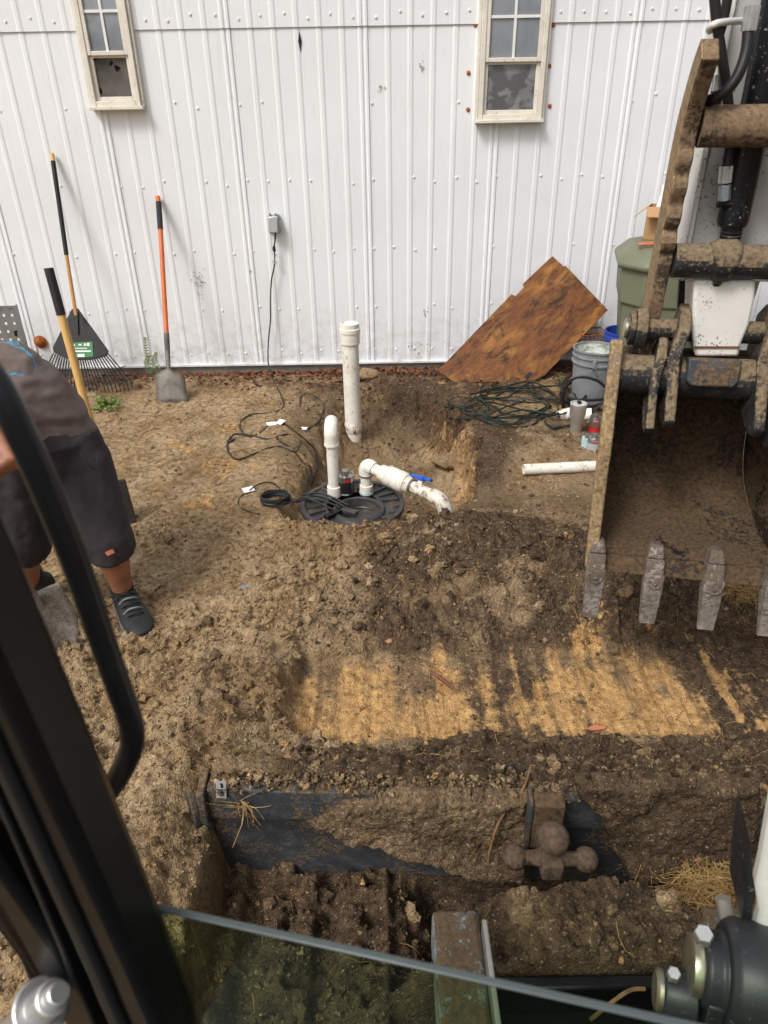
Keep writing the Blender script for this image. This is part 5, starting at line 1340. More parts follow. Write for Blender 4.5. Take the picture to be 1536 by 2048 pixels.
    m = MB(); m.tube([el - ZV * .060, el - ZV * .054], .0395, 22); m.build('primer_ring', 'primer_purple', root3)
    L_ = (end - el).length; s = lambda t: el + d * (L_ * t)
    m = MB(); m.tube([s(.10), s(.30)], .0305, 22); m.build('pipe', 'pvc', root3)
    m = MB(); m.tube([s(.20), s(.215), s(.29), s(.31), s(.52), s(.54), s(.60), s(.61)], [.036, .043, .046, .054, .056, .048, .042, .034], 28); m.build('check_valve', 'pvc', root3)
    for t in (.31, .47, .53): MB().tube([s(t), s(t + .012)], .0575 if t < .5 else .0525, 28).build('valve_ring', 'pvc_clean', root3)
    MB().tube([s(.615), s(.622)], .0355, 22).build('glue_ring', 'primer_purple', root3)
    m = MB(); tail = spline([s(.58), s(.80), s(.93), s(.985) - ZV * .008, s(1.03) - ZV * .035, s(1.06) - ZV * .085], 6); m.tube(tail, .0315, 22); m.build('tail_pipe', 'pvc_dirty', root3)
    m = MB(); m.tube(spline([s(.87), s(.93), s(.985) - ZV * .008, s(1.03) - ZV * .035, s(1.052) - ZV * .072], 5), .0385, 22); m.build('elbow', 'pvc_dirty', root3)
    # valve body handle
    side = ZV.cross(d).normalized(); hc2 = s(.70) + ZV * .045 + side * .03
    m = MB(); m.tube([s(.70) + side * .0, hc2], .014, 12); m.build('valve_stem', 'pvc_clean', root3)
    m = MB(); M2 = frame(hc2, d, (ZV + side * .5)); m.lathe([(0, -.008), (.022, -.008), (.024, .014), (.018, .018), (0, .018)], 18, M2)
    for sg in (-1, 1): m.prism([M2 @ Vector((sg * .012, -.012, 0)), M2 @ Vector((sg * .058, -.017, 0)), M2 @ Vector((sg * .062, .010, 0)), M2 @ Vector((sg * .012, .012, 0))], (M2.to_3x3() @ Vector((0, 0, .016))))
    m.build('valve_handle', 'valve_blue', root3, bevel=.004)
    # black can of cement standing on the lid
    b = atz(692, 985, LID_Z + .004)
    root4 = thing('cement_can', 'black banded cement can standing on the basin lid', 'can', b)
    r, h = .046, .112
    m = MB(); m.lathe([(0, 0), (r * .97, 0), (r, .004), (r, h * .96), (r * 1.03, h * .965), (r * 1.03, h), (r * .93, h), (r * .9, h - .006), (r * .45, h - .002), (r * .42, h + .004), (0, h + .004)], 32); m.build('body', 'tin', root4, local=True)
    m = MB(); m.lathe([(r * 1.006, h * .12), (r * 1.006, h * .70)], 32); m.build('label', 'can_black', root4, local=True)
    m = MB(); m.lathe([(0, h + .026), (r * .40, h + .026), (r * .45, h + .020), (r * .45, h + .002), (0, h + .002)], 20); m.build('cap', 'tin', root4, local=True)
    m = MB()
    for i in range(5):
        a0 = -PI / 2 - .05 + i * .16; a1 = a0 + .16; q = r * 1.012
        m.add([(q * math.cos(a0), q * math.sin(a0), h * .74), (q * math.cos(a1), q * math.sin(a1), h * .74), (q * math.cos(a1), q * math.sin(a1), h * .90), (q * math.cos(a0), q * math.sin(a0), h * .90)], [[0, 1, 2, 3]])
    m.build('logo_patch', 'label_red', root4, local=True)
    m = MB()
    for i in range(5):
        a0 = -PI / 2 - .4 + i * .16; q = r * 1.012; m.box((q * math.cos(a0), q * math.sin(a0), h * .07), (.004, .004, .004))
    m.build('label_marks', 'label_white', root4, local=True)['kind'] = 'stuff'
    # tall inlet pipe farther back
    b = gpt(707, 868); t = aty(699, 650, b.y)
    root5 = thing('tall_pipe', 'tall thick white standpipe with capped collar in the trench', 'pipe', b)
    e = t.z - b.z; lean = Vector((t.x - b.x, 0, 0))
    pipe_path([b - ZV * .3, b.lerp(b + ZV * e + lean, .5), b + lean + ZV * (e - .02)], .057).build('pipe', 'pvc', root5)
    tp = b + lean + ZV * e
    m = MB(); m.lathe([(.057, -.125), (.066, -.12), (.066, -.05), (.070, -.048), (.070, -.022), (.064, -.018), (.063, .012), (.055, .014), (.052, .004), (.03, .0), (0, 0)], 36, Matrix.Translation(tp)); m.build('collar', 'pvc_clean', root5)
    m = MB(); m.lathe([(.058, .0), (.0625, .01), (.0625, .06), (.058, .075)], 32, Matrix.Translation(b + ZV * .02)); m.build('lower_hub', 'pvc_dirty', root5)
build_basin()

# ================================================================== WORKER
def build_person():
    ank = gpt(256, 1222); ank.z += .10
    root = thing('person', 'person in charcoal shirt, dark shorts and black shoes bending over a spade', 'person', (ank.x - .15, ank.y + .05, hz(ank.x, ank.y)))
    hipR = aty(148, 905, ank.y + .10); kneeR = aty(214, 1075, ank.y - .03)
    toe = gpt(292, 1278); toe.z += .045
    ank2 = gpt(72, 1205); ank2.z += .10; hipL = aty(20, 905, ank2.y - .06); kneeL = aty(42, 1070, ank2.y - .10)
    waist = aty(72, 832, ank.y + .12); chest = aty(-45, 775, ank.y + .02); neck = aty(-140, 715, ank.y - .08); head = aty(-205, 690, ank.y - .16)
    shR = aty(-45, 800, ank.y - .12); elR = aty(30, 928, ank.y - .30); haR = aty(-95, 945, ank.y - .34)
    shL = aty(-125, 640, ank.y + .12); elL = aty(-210, 800, ank.y + .1); haL = aty(-80, 860, ank.y - .1)
    # body: one continuous skin
    m = MB()
    m.loft(lofted([hipR, kneeR, lerp(kneeR, ank, .35), lerp(kneeR, ank, .75), ank], [.09, .062, .064, .045, .040], 16))
    m.loft(lofted([hipL, kneeL, lerp(kneeL, ank2, .35), lerp(kneeL, ank2, .75), ank2], [.09, .062, .064, .045, .040], 16))
    m.loft(lofted([ank + ZV * .02, ank - ZV * .04, lerp(ank, toe, .35) - ZV * .02], [.036, .036, .024], 12)); m.loft(lofted([ank2 + ZV * .02, ank2 - ZV * .04, ank2 + Vector((-.05, -.04, -.06))], [.036, .036, .024], 12))
    m.loft(lofted([lerp(hipR, hipL, .5) - ZV * .05, waist, chest, neck], [(.15, .13), (.17, .15), (.18, .15), (.06, .06)], 18))
    m.loft(lofted([chest, shR], [.11, .075], 12)); m.loft(lofted([chest, shL], [.11, .075], 12))
    for sh, el, ha in ((shR, elR, haR), (shL, elL, haL)):
        m.loft(lofted([sh, lerp(sh, el, .5), el, lerp(el, ha, .3), ha], [.062, .052, .044, .046, .030], 14))
        d = (ha - el).normalized(); s_ = d.cross(ZV).normalized(); pal = ha + d * .05; m.loft(lofted([ha, pal, pal + d * .03], [(.03, .018), (.042, .018), (.038, .014)], 12, s_.cross(d)))
        up = s_.cross(d)
        for k in range(4):
            b0 = pal + d * .028 + s_ * (.030 - .020 * k); ln = (.040, .046, .043, .034)[k]
            m.tube([b0 - d * .02, b0 + d * ln * .55, b0 + d * ln * .75 - up * .020, b0 + d * ln * .35 - up * .036], [.0095, .009, .0085, .0075], 8)
        m.tube([ha + d * .02 + s_ * .030, ha + d * .045 + s_ * .055 - up * .012, ha + d * .075 + s_ * .048 - up * .032], [.012, .0105, .009], 8)
    m.loft(lofted([neck, lerp(neck, head, .6)], [.058, .055], 14)); m.ball(head, .1, 18, 14, (.85, .95, 1.15))
    fd = Vector((-.55, -.6, -.55)).normalized(); m.ball(head + fd * .095 - ZV * .01, .02, 10, 8, (.7, .8, 1.2)); sd_ = fd.cross(ZV).normalized()
    for s in (-1, 1): m.ball(head + sd_ * s * .085, .026, 10, 8, (.5, .8, 1.2))
    body = organic(m, 'body', 'skin', root, .0085, 3)
    m = MB()
    for s in (-1, 1): m.ball(head + fd * .088 + sd_ * s * .032 + ZV * .015, .011, 8, 6)
    m.build('eyes', 'hair', body)['kind'] = 'stuff'
    m = MB(); m.tube([head + fd * .088 + sd_ * .022 - ZV * .045, head + fd * .094 - ZV * .047, head + fd * .088 - sd_ * .022 - ZV * .045], .005, 6); m.build('mouth', 'rusty_bar', body)
    m = MB(); m.ball(head - fd * .018 + ZV * .022, .104, 18, 12, (.92, 1.0, 1.12)); organic(m, 'hair', 'hair', root, .009, 2, lambda c: .003 * fbm(c[:, 0] * 60, c[:, 2] * 60, 5, 2))
    # shirt
    def wr(c): return .020 * (.3 - np.abs(fbm((c[:, 0] * .6 + c[:, 2] * 1.6) * 7, (c[:, 2] - c[:, 0]) * 2.2 + c[:, 1] * 2, 27, 3))) + .010 * fbm((c[:, 0] + c[:, 2] * 1.3) * 9, (c[:, 2] - c[:, 0]) * 3 + c[:, 1] * 3, 7, 3) + .0025 * fbm(c[:, 0] * 40, c[:, 2] * 40, 9, 2)
    m = MB(); low = aty(106, 908, ank.y + .11)
    m.loft(lofted([low, lerp(low, waist, .6), lerp(waist, chest, .35), lerp(waist, chest, .75), chest, lerp(chest, neck, .6), neck], [(.186, .178), (.196, .195), (.205, .20), (.208, .195), (.200, .18), (.13, .12), (.075, .07)], 22))
    m.loft(lofted([chest, shR, lerp(shR, elR, .4), lerp(shR, elR, .55)], [.14, .098, .084, .078], 16)); m.loft(lofted([chest, shL, lerp(shL, elL, .4), lerp(shL, elL, .62)], [.14, .098, .084, .078], 16))
    cr = np.array(aty(30, 712, ank.y)[:])
    organic(m, 'shirt', 'shirt', root, .009, 6, wr, {'print': lambda c: np.exp(-(((c[:, 0] - cr[0]) / .16) ** 2 + ((c[:, 2] - cr[2]) / .07) ** 2) * 1.2) * (fbm(c[:, 0] * 4, c[:, 2] * 4, 3, 2) * .2 + 1)})
    # shorts
    def wr2(c): return .018 * (.3 - np.abs(fbm(c[:, 0] * 3 - c[:, 2] * 5, c[:, 2] * 4 + c[:, 0] * 7, 37, 3))) + .008 * fbm(c[:, 0] * 9 + c[:, 1] * 4, c[:, 2] * 6 - c[:, 0] * 5, 17, 3) + .002 * fbm(c[:, 0] * 45, c[:, 2] * 45, 19, 2)
    m = MB(); wc = lerp(hipR, hipL, .45)
    m.loft(lofted([lerp(wc, waist, .45), wc + ZV * .03, wc - ZV * .09], [(.150, .15), (.182, .180), (.15, .14)], 22))
    hemR = lerp(kneeR, ank, .26); hemL = lerp(kneeL, ank2, .26)
    m.loft(lofted([lerp(hipR, wc, .25) + ZV * .05, lerp(hipR, kneeR, .25), lerp(hipR, kneeR, .7), kneeR, hemR], [.135, .122, .102, .098, .096], 20)); m.loft(lofted([lerp(hipL, wc, .25) + ZV * .05, lerp(hipL, kneeL, .25), lerp(hipL, kneeL, .7), kneeL, hemL], [.145, .142, .120, .110, .104], 20))
    sh = organic(m, 'shorts', 'shorts_cloth', root, .009, 4, wr2)
    q = aty(220, 1105, hemR.y - .112); m = MB(); m.box(q, (.030, .003, .016), Matrix.Rotation(-.35, 3, 'Y') @ Matrix.Rotation(.2, 3, 'Z')); m.build('hem_tag', 'copper_tube', sh)
    q = aty(172, 930, hipR.y - .10); q2 = aty(196, 905, hipR.y - .06); m = MB(); m.tube(spline([aty(160, 905, hipR.y - .145), aty(178, 928, hipR.y - .14), aty(190, 938, hipR.y - .12), aty(196, 915, hipR.y - .10)], 4), .003, 6); m.build('pocket_edge', 'shorts_cloth', sh)
    # socks and shoes
    for a, t, nm in ((ank, toe, 0), (ank2, ank2 + Vector((-.15, -.14, -.055)), 1)):
        g = hz(a.x, a.y) + .0
        m = MB(); m.loft(lofted([a + ZV * .03, a - ZV * .0, a - ZV * .05], [.044, .045, .046], 14)); organic(m, 'sock', 'sock', root, .007, 2)
        f = Vector((t.x - a.x, t.y - a.y, 0)).normalized(); sd2 = Vector((-f.y, f.x, 0)); base = Vector((a.x, a.y, 0)); z0 = min(hz(a.x, a.y), hz(t.x, t.y)) + .012
        def S(u, v, z): return base + f * (u * 1.2) + sd2 * (v * 1.25) + ZV * (z0 + z * 1.15)
        m = MB(); rings = []
        for u, w, h0, h1 in ((-.075, .026, .012, .085), (-.05, .036, .006, .105), (.0, .040, .004, .105), (.05, .042, .004, .085), (.10, .047, .004, .066), (.15, .047, .006, .055), (.185, .038, .010, .045), (.205, .02, .016, .034)):
            rings.append([S(u, w * math.cos(q_), h0 + (h1 - h0) * .5 + (h1 - h0) * .5 * math.sin(q_) ** 1) for q_ in np.linspace(0, 2 * PI, 16, endpoint=False)])
        m.loft(rings); m.loft(lofted([S(-.02, 0, .06), S(-.015, 0, .11), S(-.012, 0, .128)], [.046, .045, .044], 14)); shoe = organic(m, 'shoe', 'shoe_black', root, .006, 3, lambda c: .0015 * fbm(c[:, 0] * 50, c[:, 1] * 50, 3, 2))
        m = MB(); rings = []
        ol = [(-.082, .0), (-.07, .030), (.0, .043), (.06, .044), (.11, .051), (.16, .050), (.195, .036), (.213, 0), (.195, -.036), (.16, -.05), (.11, -.051), (.06, -.044), (0, -.043), (-.07, -.03)]
        m.prism([S(u, w, -.010) for u, w in ol], (0, 0, .036)); m.build('sole', 'shoe_sole', shoe, bevel=.005)
        for k in range(5):
            u = .035 + .022 * k; h = .098 - .007 * k
            m = MB(); m.tube(spline([S(u, -.030, h - .022), S(u + .01, -.012, h - .002), S(u + .014, .012, h - .002), S(u, .030, h - .022)], 4), .0036, 6); m.build('lace', 'link_gray' if k % 2 else 'black_rubber', shoe)
        m = MB(); m.tube(spline([S(.04, -.02, .09), S(.02, -.05, .10), S(.0, -.065, .075), S(.03, -.06, .06), S(.045, -.03, .085)], 5), .0024, 6); m.build('lace_bow', 'black_rubber', shoe)
    # spade in the hands
    tip = gpt(140, 1312); tip.z += .01; up = haR - tip; dd = up.normalized()
    root2 = thing('round_spade', 'muddy silver round point spade held by the bending person', 'spade', tip)
    sdv = Vector((.72, .69, 0)); sdv = (sdv - dd * sdv.dot(dd)).normalized(); nn = dd.cross(sdv).normalized()
    if nn.y > 0: nn = -nn
    v = []; f = []; W0, H0 = 9, 11
    for j in range(H0):
        t = j / (H0 - 1); wdt = .105 * min(1, (math.sin(min(t * 1.5, 1) * PI / 2)) ** .62) * (1 - .08 * t) if t > 0 else .012
        for i in range(W0):
            q_ = 2 * i / (W0 - 1) - 1; v.append(tip + dd * (.29 * t) + sdv * (wdt * q_) + nn * (.028 * q_ * q_ - .02))
    for j in range(H0 - 1):
        for i in range(W0 - 1): f.append([j * W0 + i, j * W0 + i + 1, (j + 1) * W0 + i + 1, (j + 1) * W0 + i])
    m = MB(); m.add(v, f); o = m.build('blade', 'spade_steel', root2); sl = o.modifiers.new('t', 'SOLIDIFY'); sl.thickness = .003
    rod('socket', tip + dd * .24, tip + dd * .45, .019, 'spade_steel', root2); rod('handle', tip + dd * .43, tip + dd * 1.05, .017, 'ash_wood', root2)
build_person()

# ================================================================== LITTER, ROOTS, PLANTS
def strands(name, label, cat, items, mat):
    """thin three-sided fibres in one mesh"""
    V_ = []; F_ = []
    for pts, r in items:
        n = len(pts); k0 = len(V_)
        for i, p in enumerate(pts):
            t = (pts[min(i + 1, n - 1)] - pts[max(i - 1, 0)]); t = t.normalized() if t.length > 1e-9 else Vector((1, 0, 0)); a = t.orthogonal().normalized(); b = t.cross(a)
            rr = r * (1 - .6 * i / max(n - 1, 1))
            for q in range(3): V_.append(p + (a * math.cos(2.094 * q) + b * math.sin(2.094 * q)) * rr)
        for i in range(n - 1):
            for q in range(3): F_.append([k0 + i * 3 + q, k0 + i * 3 + (q + 1) % 3, k0 + (i + 1) * 3 + (q + 1) % 3, k0 + (i + 1) * 3 + q])
    o = numpy_mesh(name, np.array([p[:] for p in V_]), np.array(F_), mat, smooth=True); tag(o, label, cat, kind='stuff'); return o
def build_litter():
    gx = np.linspace(-3, 2, 251); gy = np.linspace(4.3, 5.6, 66); GX, GY = np.meshgrid(gx, gy); GZ = height(GX.ravel(), GY.ravel()).reshape(GX.shape)
    def hz_fast(x, y): return float(GZ[int(np.clip((y - 4.3) / 1.3 * 65, 0, 65)), int(np.clip((x + 3) / 5 * 250, 0, 250))])
    rr = random.Random(31); it = []
    # short dry stems and rootlets strewn over the dug soil
    def strew(n, x0, x1, y0, y1, la, lb, ra, rb, right_only):
        paths = []
        for _ in range(n):
            x = rr.uniform(x0, x1); y = rr.uniform(y0, y1)
            if abs(y - blade_line(x)) < .03 or math.hypot(x - LID_C.x, y - LID_C.y) < .3: continue
            if right_only and rr.random() > (.35 + .65 * (x > -.3)): continue
            a = rr.uniform(0, 2 * PI); L = rr.uniform(la, lb) * (1.6 if rr.random() < .1 else 1); b = rr.uniform(-.9, .9)
            paths.append([(x + math.cos(a + b * i / 4) * L * i / 4, y + math.sin(a + b * i / 4) * L * i / 4) for i in range(5)])
        P = np.array(paths); Z = height(P[:, :, 0].ravel(), P[:, :, 1].ravel()).reshape(P.shape[:2])
        return [([Vector((P[i, k, 0], P[i, k, 1], Z[i, k] + .005 + rr.uniform(0, .006))) for k in range(5)], rr.uniform(ra, rb)) for i in range(len(P))]
    it = strew(900, -1.4, 1.5, .9, 3.2, .02, .11, .0006, .0015, True)
    strands('dry_twigs', 'thin dark twigs and fibres trodden into the sand', 'twigs', strew(1500, -2.2, 1.7, 3.1, 5.45, .03, .14, .0008, .0019, False), 'root')
    strands('dry_stems', 'thin dry stems and rootlets strewn over the dug soil', 'stems', it[::2], 'root'); strands('straw_bits', 'pale straw bits strewn over the dug soil', 'straw', it[1::2], 'straw')
    # long roots over the heap and the trench bank
    def long_root(name, pts, r, lab, lift=.006):
        q = []
        for p in pts: g = gpt(p[0], p[1]); g.z += lift + (p[2] if len(p) > 2 else 0); q.append(g)
        sp = spline(q, 6)
        hh = height(np.array([p.x for p in sp]), np.array([p.y for p in sp]))
        sp = [Vector((p.x + rr.uniform(-.004, .004), p.y, max(p.z, float(h_) + .002))) for p, h_ in zip(sp, hh)]
        o = MB().tube(sp, [r * (1 - .6 * i / len(sp)) for i in range(len(sp))], 6).build(name, 'root'); tag(o, lab, 'root')
    long_root('tree_root', [(585, 1260), (600, 1230), (640, 1195), (665, 1150), (672, 1100), (690, 1060)], .004, 'long thin root running up the spoil toward the basin')
    long_root('tree_root', [(560, 1085), (590, 1090), (640, 1105), (690, 1120)], .0045, 'thin root lying across the spoil below the coil')
    long_root('tree_root', [(810, 940), (815, 915), (845, 898), (875, 880), (900, 862)], .004, 'thin root curling in the trench beside the bank')
    long_root('tree_root', [(880, 905), (910, 900), (940, 905)], .006, 'thick short root poking out of the trench bank')
    long_root('tree_root', [(720, 1190), (735, 1130), (728, 1090)], .003, 'thin dark root on the spoil heap crest')
    it = []
    for _ in range(150):
        px = rr.uniform(840, 960); py = rr.uniform(800, 900); g = gpt(px, py); pts = [g + Vector((0, 0, .02))]; d = Vector((rr.uniform(-.6, .2), rr.uniform(-.5, .2), rr.uniform(-.9, -.1))).normalized(); L = rr.uniform(.05, .22)
        for i in range(4):
            d = (d + Vector((rr.uniform(-.5, .5), rr.uniform(-.5, .5), rr.uniform(-.5, .3)))).normalized(); p = pts[-1] + d * L / 4; p.z = max(p.z, hz(p.x, p.y) + .01); pts.append(p)
        it.append((pts, rr.uniform(.0012, .003)))
    strands('bank_roots', 'tangle of fine roots hanging from the trench bank', 'roots', it, 'root')
    # straw tufts
    def tuft(name, base, n, spread, L, lab, mat='straw', up=.5):
        it = []
        for _ in range(n):
            p = base + Vector((rr.gauss(0, spread), rr.gauss(0, spread), 0)); p.z += rr.uniform(-.01, .05); a = rr.uniform(0, 2 * PI); d = Vector((math.cos(a), math.sin(a), rr.uniform(-.2, up))).normalized(); l = rr.uniform(.4, 1) * L
            pts = [p]
            for i in range(4): d = (d + Vector((rr.uniform(-.2, .2), rr.uniform(-.2, .2), rr.uniform(-.35, .05)))).normalized(); pts.append(pts[-1] + d * l / 4)
            it.append((pts, rr.uniform(.0006, .0017)))
        strands(name, lab, 'straw', it, mat)
    b = atz(1425, 1760, .02); tuft('straw_tuft', b, 800, .060, .15, 'big tuft of dry straw behind the dozer blade'); tuft('straw_tuft', b + Vector((.02, -.05, -.02)), 700, .065, .12, 'brown matted grass under the big straw tuft', 'root')
    b = gpt(1480, 1195, .03); tuft('straw_tuft', b, 320, .045, .14, 'tuft of dry straw behind the bucket teeth')
    b = gpt(1500, 1270, .01); tuft('straw_tuft', b, 90, .05, .14, 'thin straw wisps below the bucket corner', 'root')
    # a root ball snagged on the blade
    it = []; b = BL(.10, .20, -.05)
    for _ in range(26):
        d = Vector((rr.uniform(-1, 1), rr.uniform(-.3, .05), rr.uniform(-1, .5))).normalized(); pts = [b + Vector((rr.uniform(-.02, .02), 0, rr.uniform(.0, .03)))]
        L = rr.uniform(.03, .09)
        for i in range(3): d = (d + Vector((rr.uniform(-.4, .4), rr.uniform(-.1, .05), rr.uniform(-.4, .3)))).normalized(); pts.append(pts[-1] + d * L / 3)
        it.append((pts, rr.uniform(.0007, .0014)))
    it.append(([b, b + Vector((-.01, -.01, -.05)), b + Vector((-.03, -.015, -.10)), b + Vector((-.045, -.015, -.14))], .0026))
    strands('snagged_roots', 'pale root clump snagged on the blade near its sticker', 'roots', it, 'straw')
    o = MB().tube(spline([atz(1062, 1530, .3), atz(1045, 1580, .27), atz(1000, 1640, .21), atz(980, 1700, .14), atz(976, 1730, .10)], 6), .0032, 6).build('tree_root', 'root'); tag(o, 'long root hanging down the back of the blade', 'root')
    o = MB().tube(spline([atz(1180, 2040, .14), atz(1230, 2000, .17), atz(1262, 1980, .19), atz(1290, 1978, .19)], 6), .0042, 6).build('tree_root', 'root'); tag(o, 'forked root on the soil beside the swing post', 'root')
    # split stick in the scraped strip, a few stones
    o = MB().tube([gpt(858, 1346, .012), gpt(880, 1362, .016), gpt(915, 1388, .012)], [.003, .008, .005], 6).build('split_stick', 'rusty_bar'); tag(o, 'reddish split stick lying across the scraped sand', 'stick')
    for (px, py, s, lab) in ((566, 1500, .020, 'rounded brown stone above the blade at the scrape corner'), (780, 1284, .013, 'small yellow stone on the edge of the scraped sand'), (600, 1160, .012, 'small pale stone on the spoil near the worker')):
        g = gpt(px, py); m = MB(); m.ball(g + ZV * s * .4, s, 14, 10, (1.4 if s < .03 else 2.0, 1.0, .62)); organic(m, 'stone', 'stone' if s < .05 else 'concrete', thing_stub(lab), max(.004, s * .16), 2, lambda c, s=s: s * .18 * fbm(c[:, 0] / s, c[:, 1] / s + c[:, 2] / s, 3, 2))
    for (px, py, s, dk, lab) in ((905, 925, .085, .35, 'big clump of damp soil slumped under the trench bank'), (730, 752, .075, .2, 'flat grayish clump of earth between standpipe and wall'), (960, 1130, .05, .9, 'dark humus clump on the spoil heap')):
        g = gpt(px, py); m = MB(); m.ball(g + ZV * s * .15, s, 20, 14, (1.7, 1.0, .5)); o = organic(m, 'soil_clump', 'soil', thing('soil_clump', lab, 'soil clump', g), .008, 1, lambda c, s=s: .018 * fbm(c[:, 0] * 22, c[:, 1] * 22 + c[:, 2] * 20, 3, 4), {'dark': lambda c, dk=dk: np.full(len(c), dk), 'orange': lambda c: np.zeros(len(c))})
    g = gpt(1195, 1463, .012); m = MB(); m.prism([g + Vector(v) for v in ((-.04, 0, 0), (-.01, .012, .004), (.03, .004, 0), (.02, -.008, .006), (-.02, -.008, 0))], (0, 0, .003)); o = m.build('plastic_scrap', 'copper_tube'); tag(o, 'faded pink plastic scrap at the foot of the scraped sand', 'scrap')
    g = gpt(492, 1180, .01); m = MB(); m.prism([g + Vector(v) for v in ((-.035, 0, 0), (-.01, .015, .008), (.02, .012, .0), (.035, -.008, .01), (.0, -.015, 0))], (0, 0, .002)); o = m.build('plastic_scrap', 'link_gray'); tag(o, 'crumpled bluish plastic scrap half buried in the spoil', 'scrap')
    # dead leaves along the foundation
    V_ = []; F_ = []
    for _ in range(2300):
        y = WALL_Y - .03 - abs(rr.gauss(0, .24)); x = rr.uniform(-2.8, 1.6)
        if rr.random() < .5: x = rr.choice([rr.gauss(-1.2, .5), rr.gauss(-.6, .4), rr.gauss(-.1, .35)])
        z = hz_fast(x, y) + rr.uniform(.004, .022); s = rr.uniform(.008, .024); a = rr.uniform(0, 2 * PI); tl = Euler((rr.uniform(-.8, .8), rr.uniform(-.8, .8), a)).to_matrix(); k = len(V_)
        for q in ((-1, 0, .1), (-.3, -.55, .25), (.7, -.35, .1), (1.1, 0, .3), (.6, .4, .1), (-.3, .5, .3)): V_.append(Vector((x, y, z)) + tl @ (Vector(q) * s))
        F_ += [[k, k + 1, k + 2, k + 5], [k + 2, k + 3, k + 4, k + 5]]
    o = numpy_mesh('dead_leaves', np.array([v[:] for v in V_]), np.array(F_), 'leaf_brown', smooth=False); tag(o, 'red brown dead leaves drifted along the foundation', 'leaves', kind='stuff')
    # one light maple leaf by the plywood
    g = gpt(862, 733, .02); m = MB(); pts = []
    for i in range(10):
        a = 2 * PI * i / 10; r = .045 if i % 2 == 0 else .02; pts.append(g + Vector((r * math.cos(a), r * .6 * math.sin(a), .012 * (i % 2) + r * .4 * math.sin(a))))
    m.prism(pts, (0, 0, .0015)); o = m.build('maple_leaf', 'copper_tube'); tag(o, 'single pale dry leaf beside the plywood corner', 'leaf')
def thing_stub(lab):
    o = thing('stone', lab, 'stone'); return o
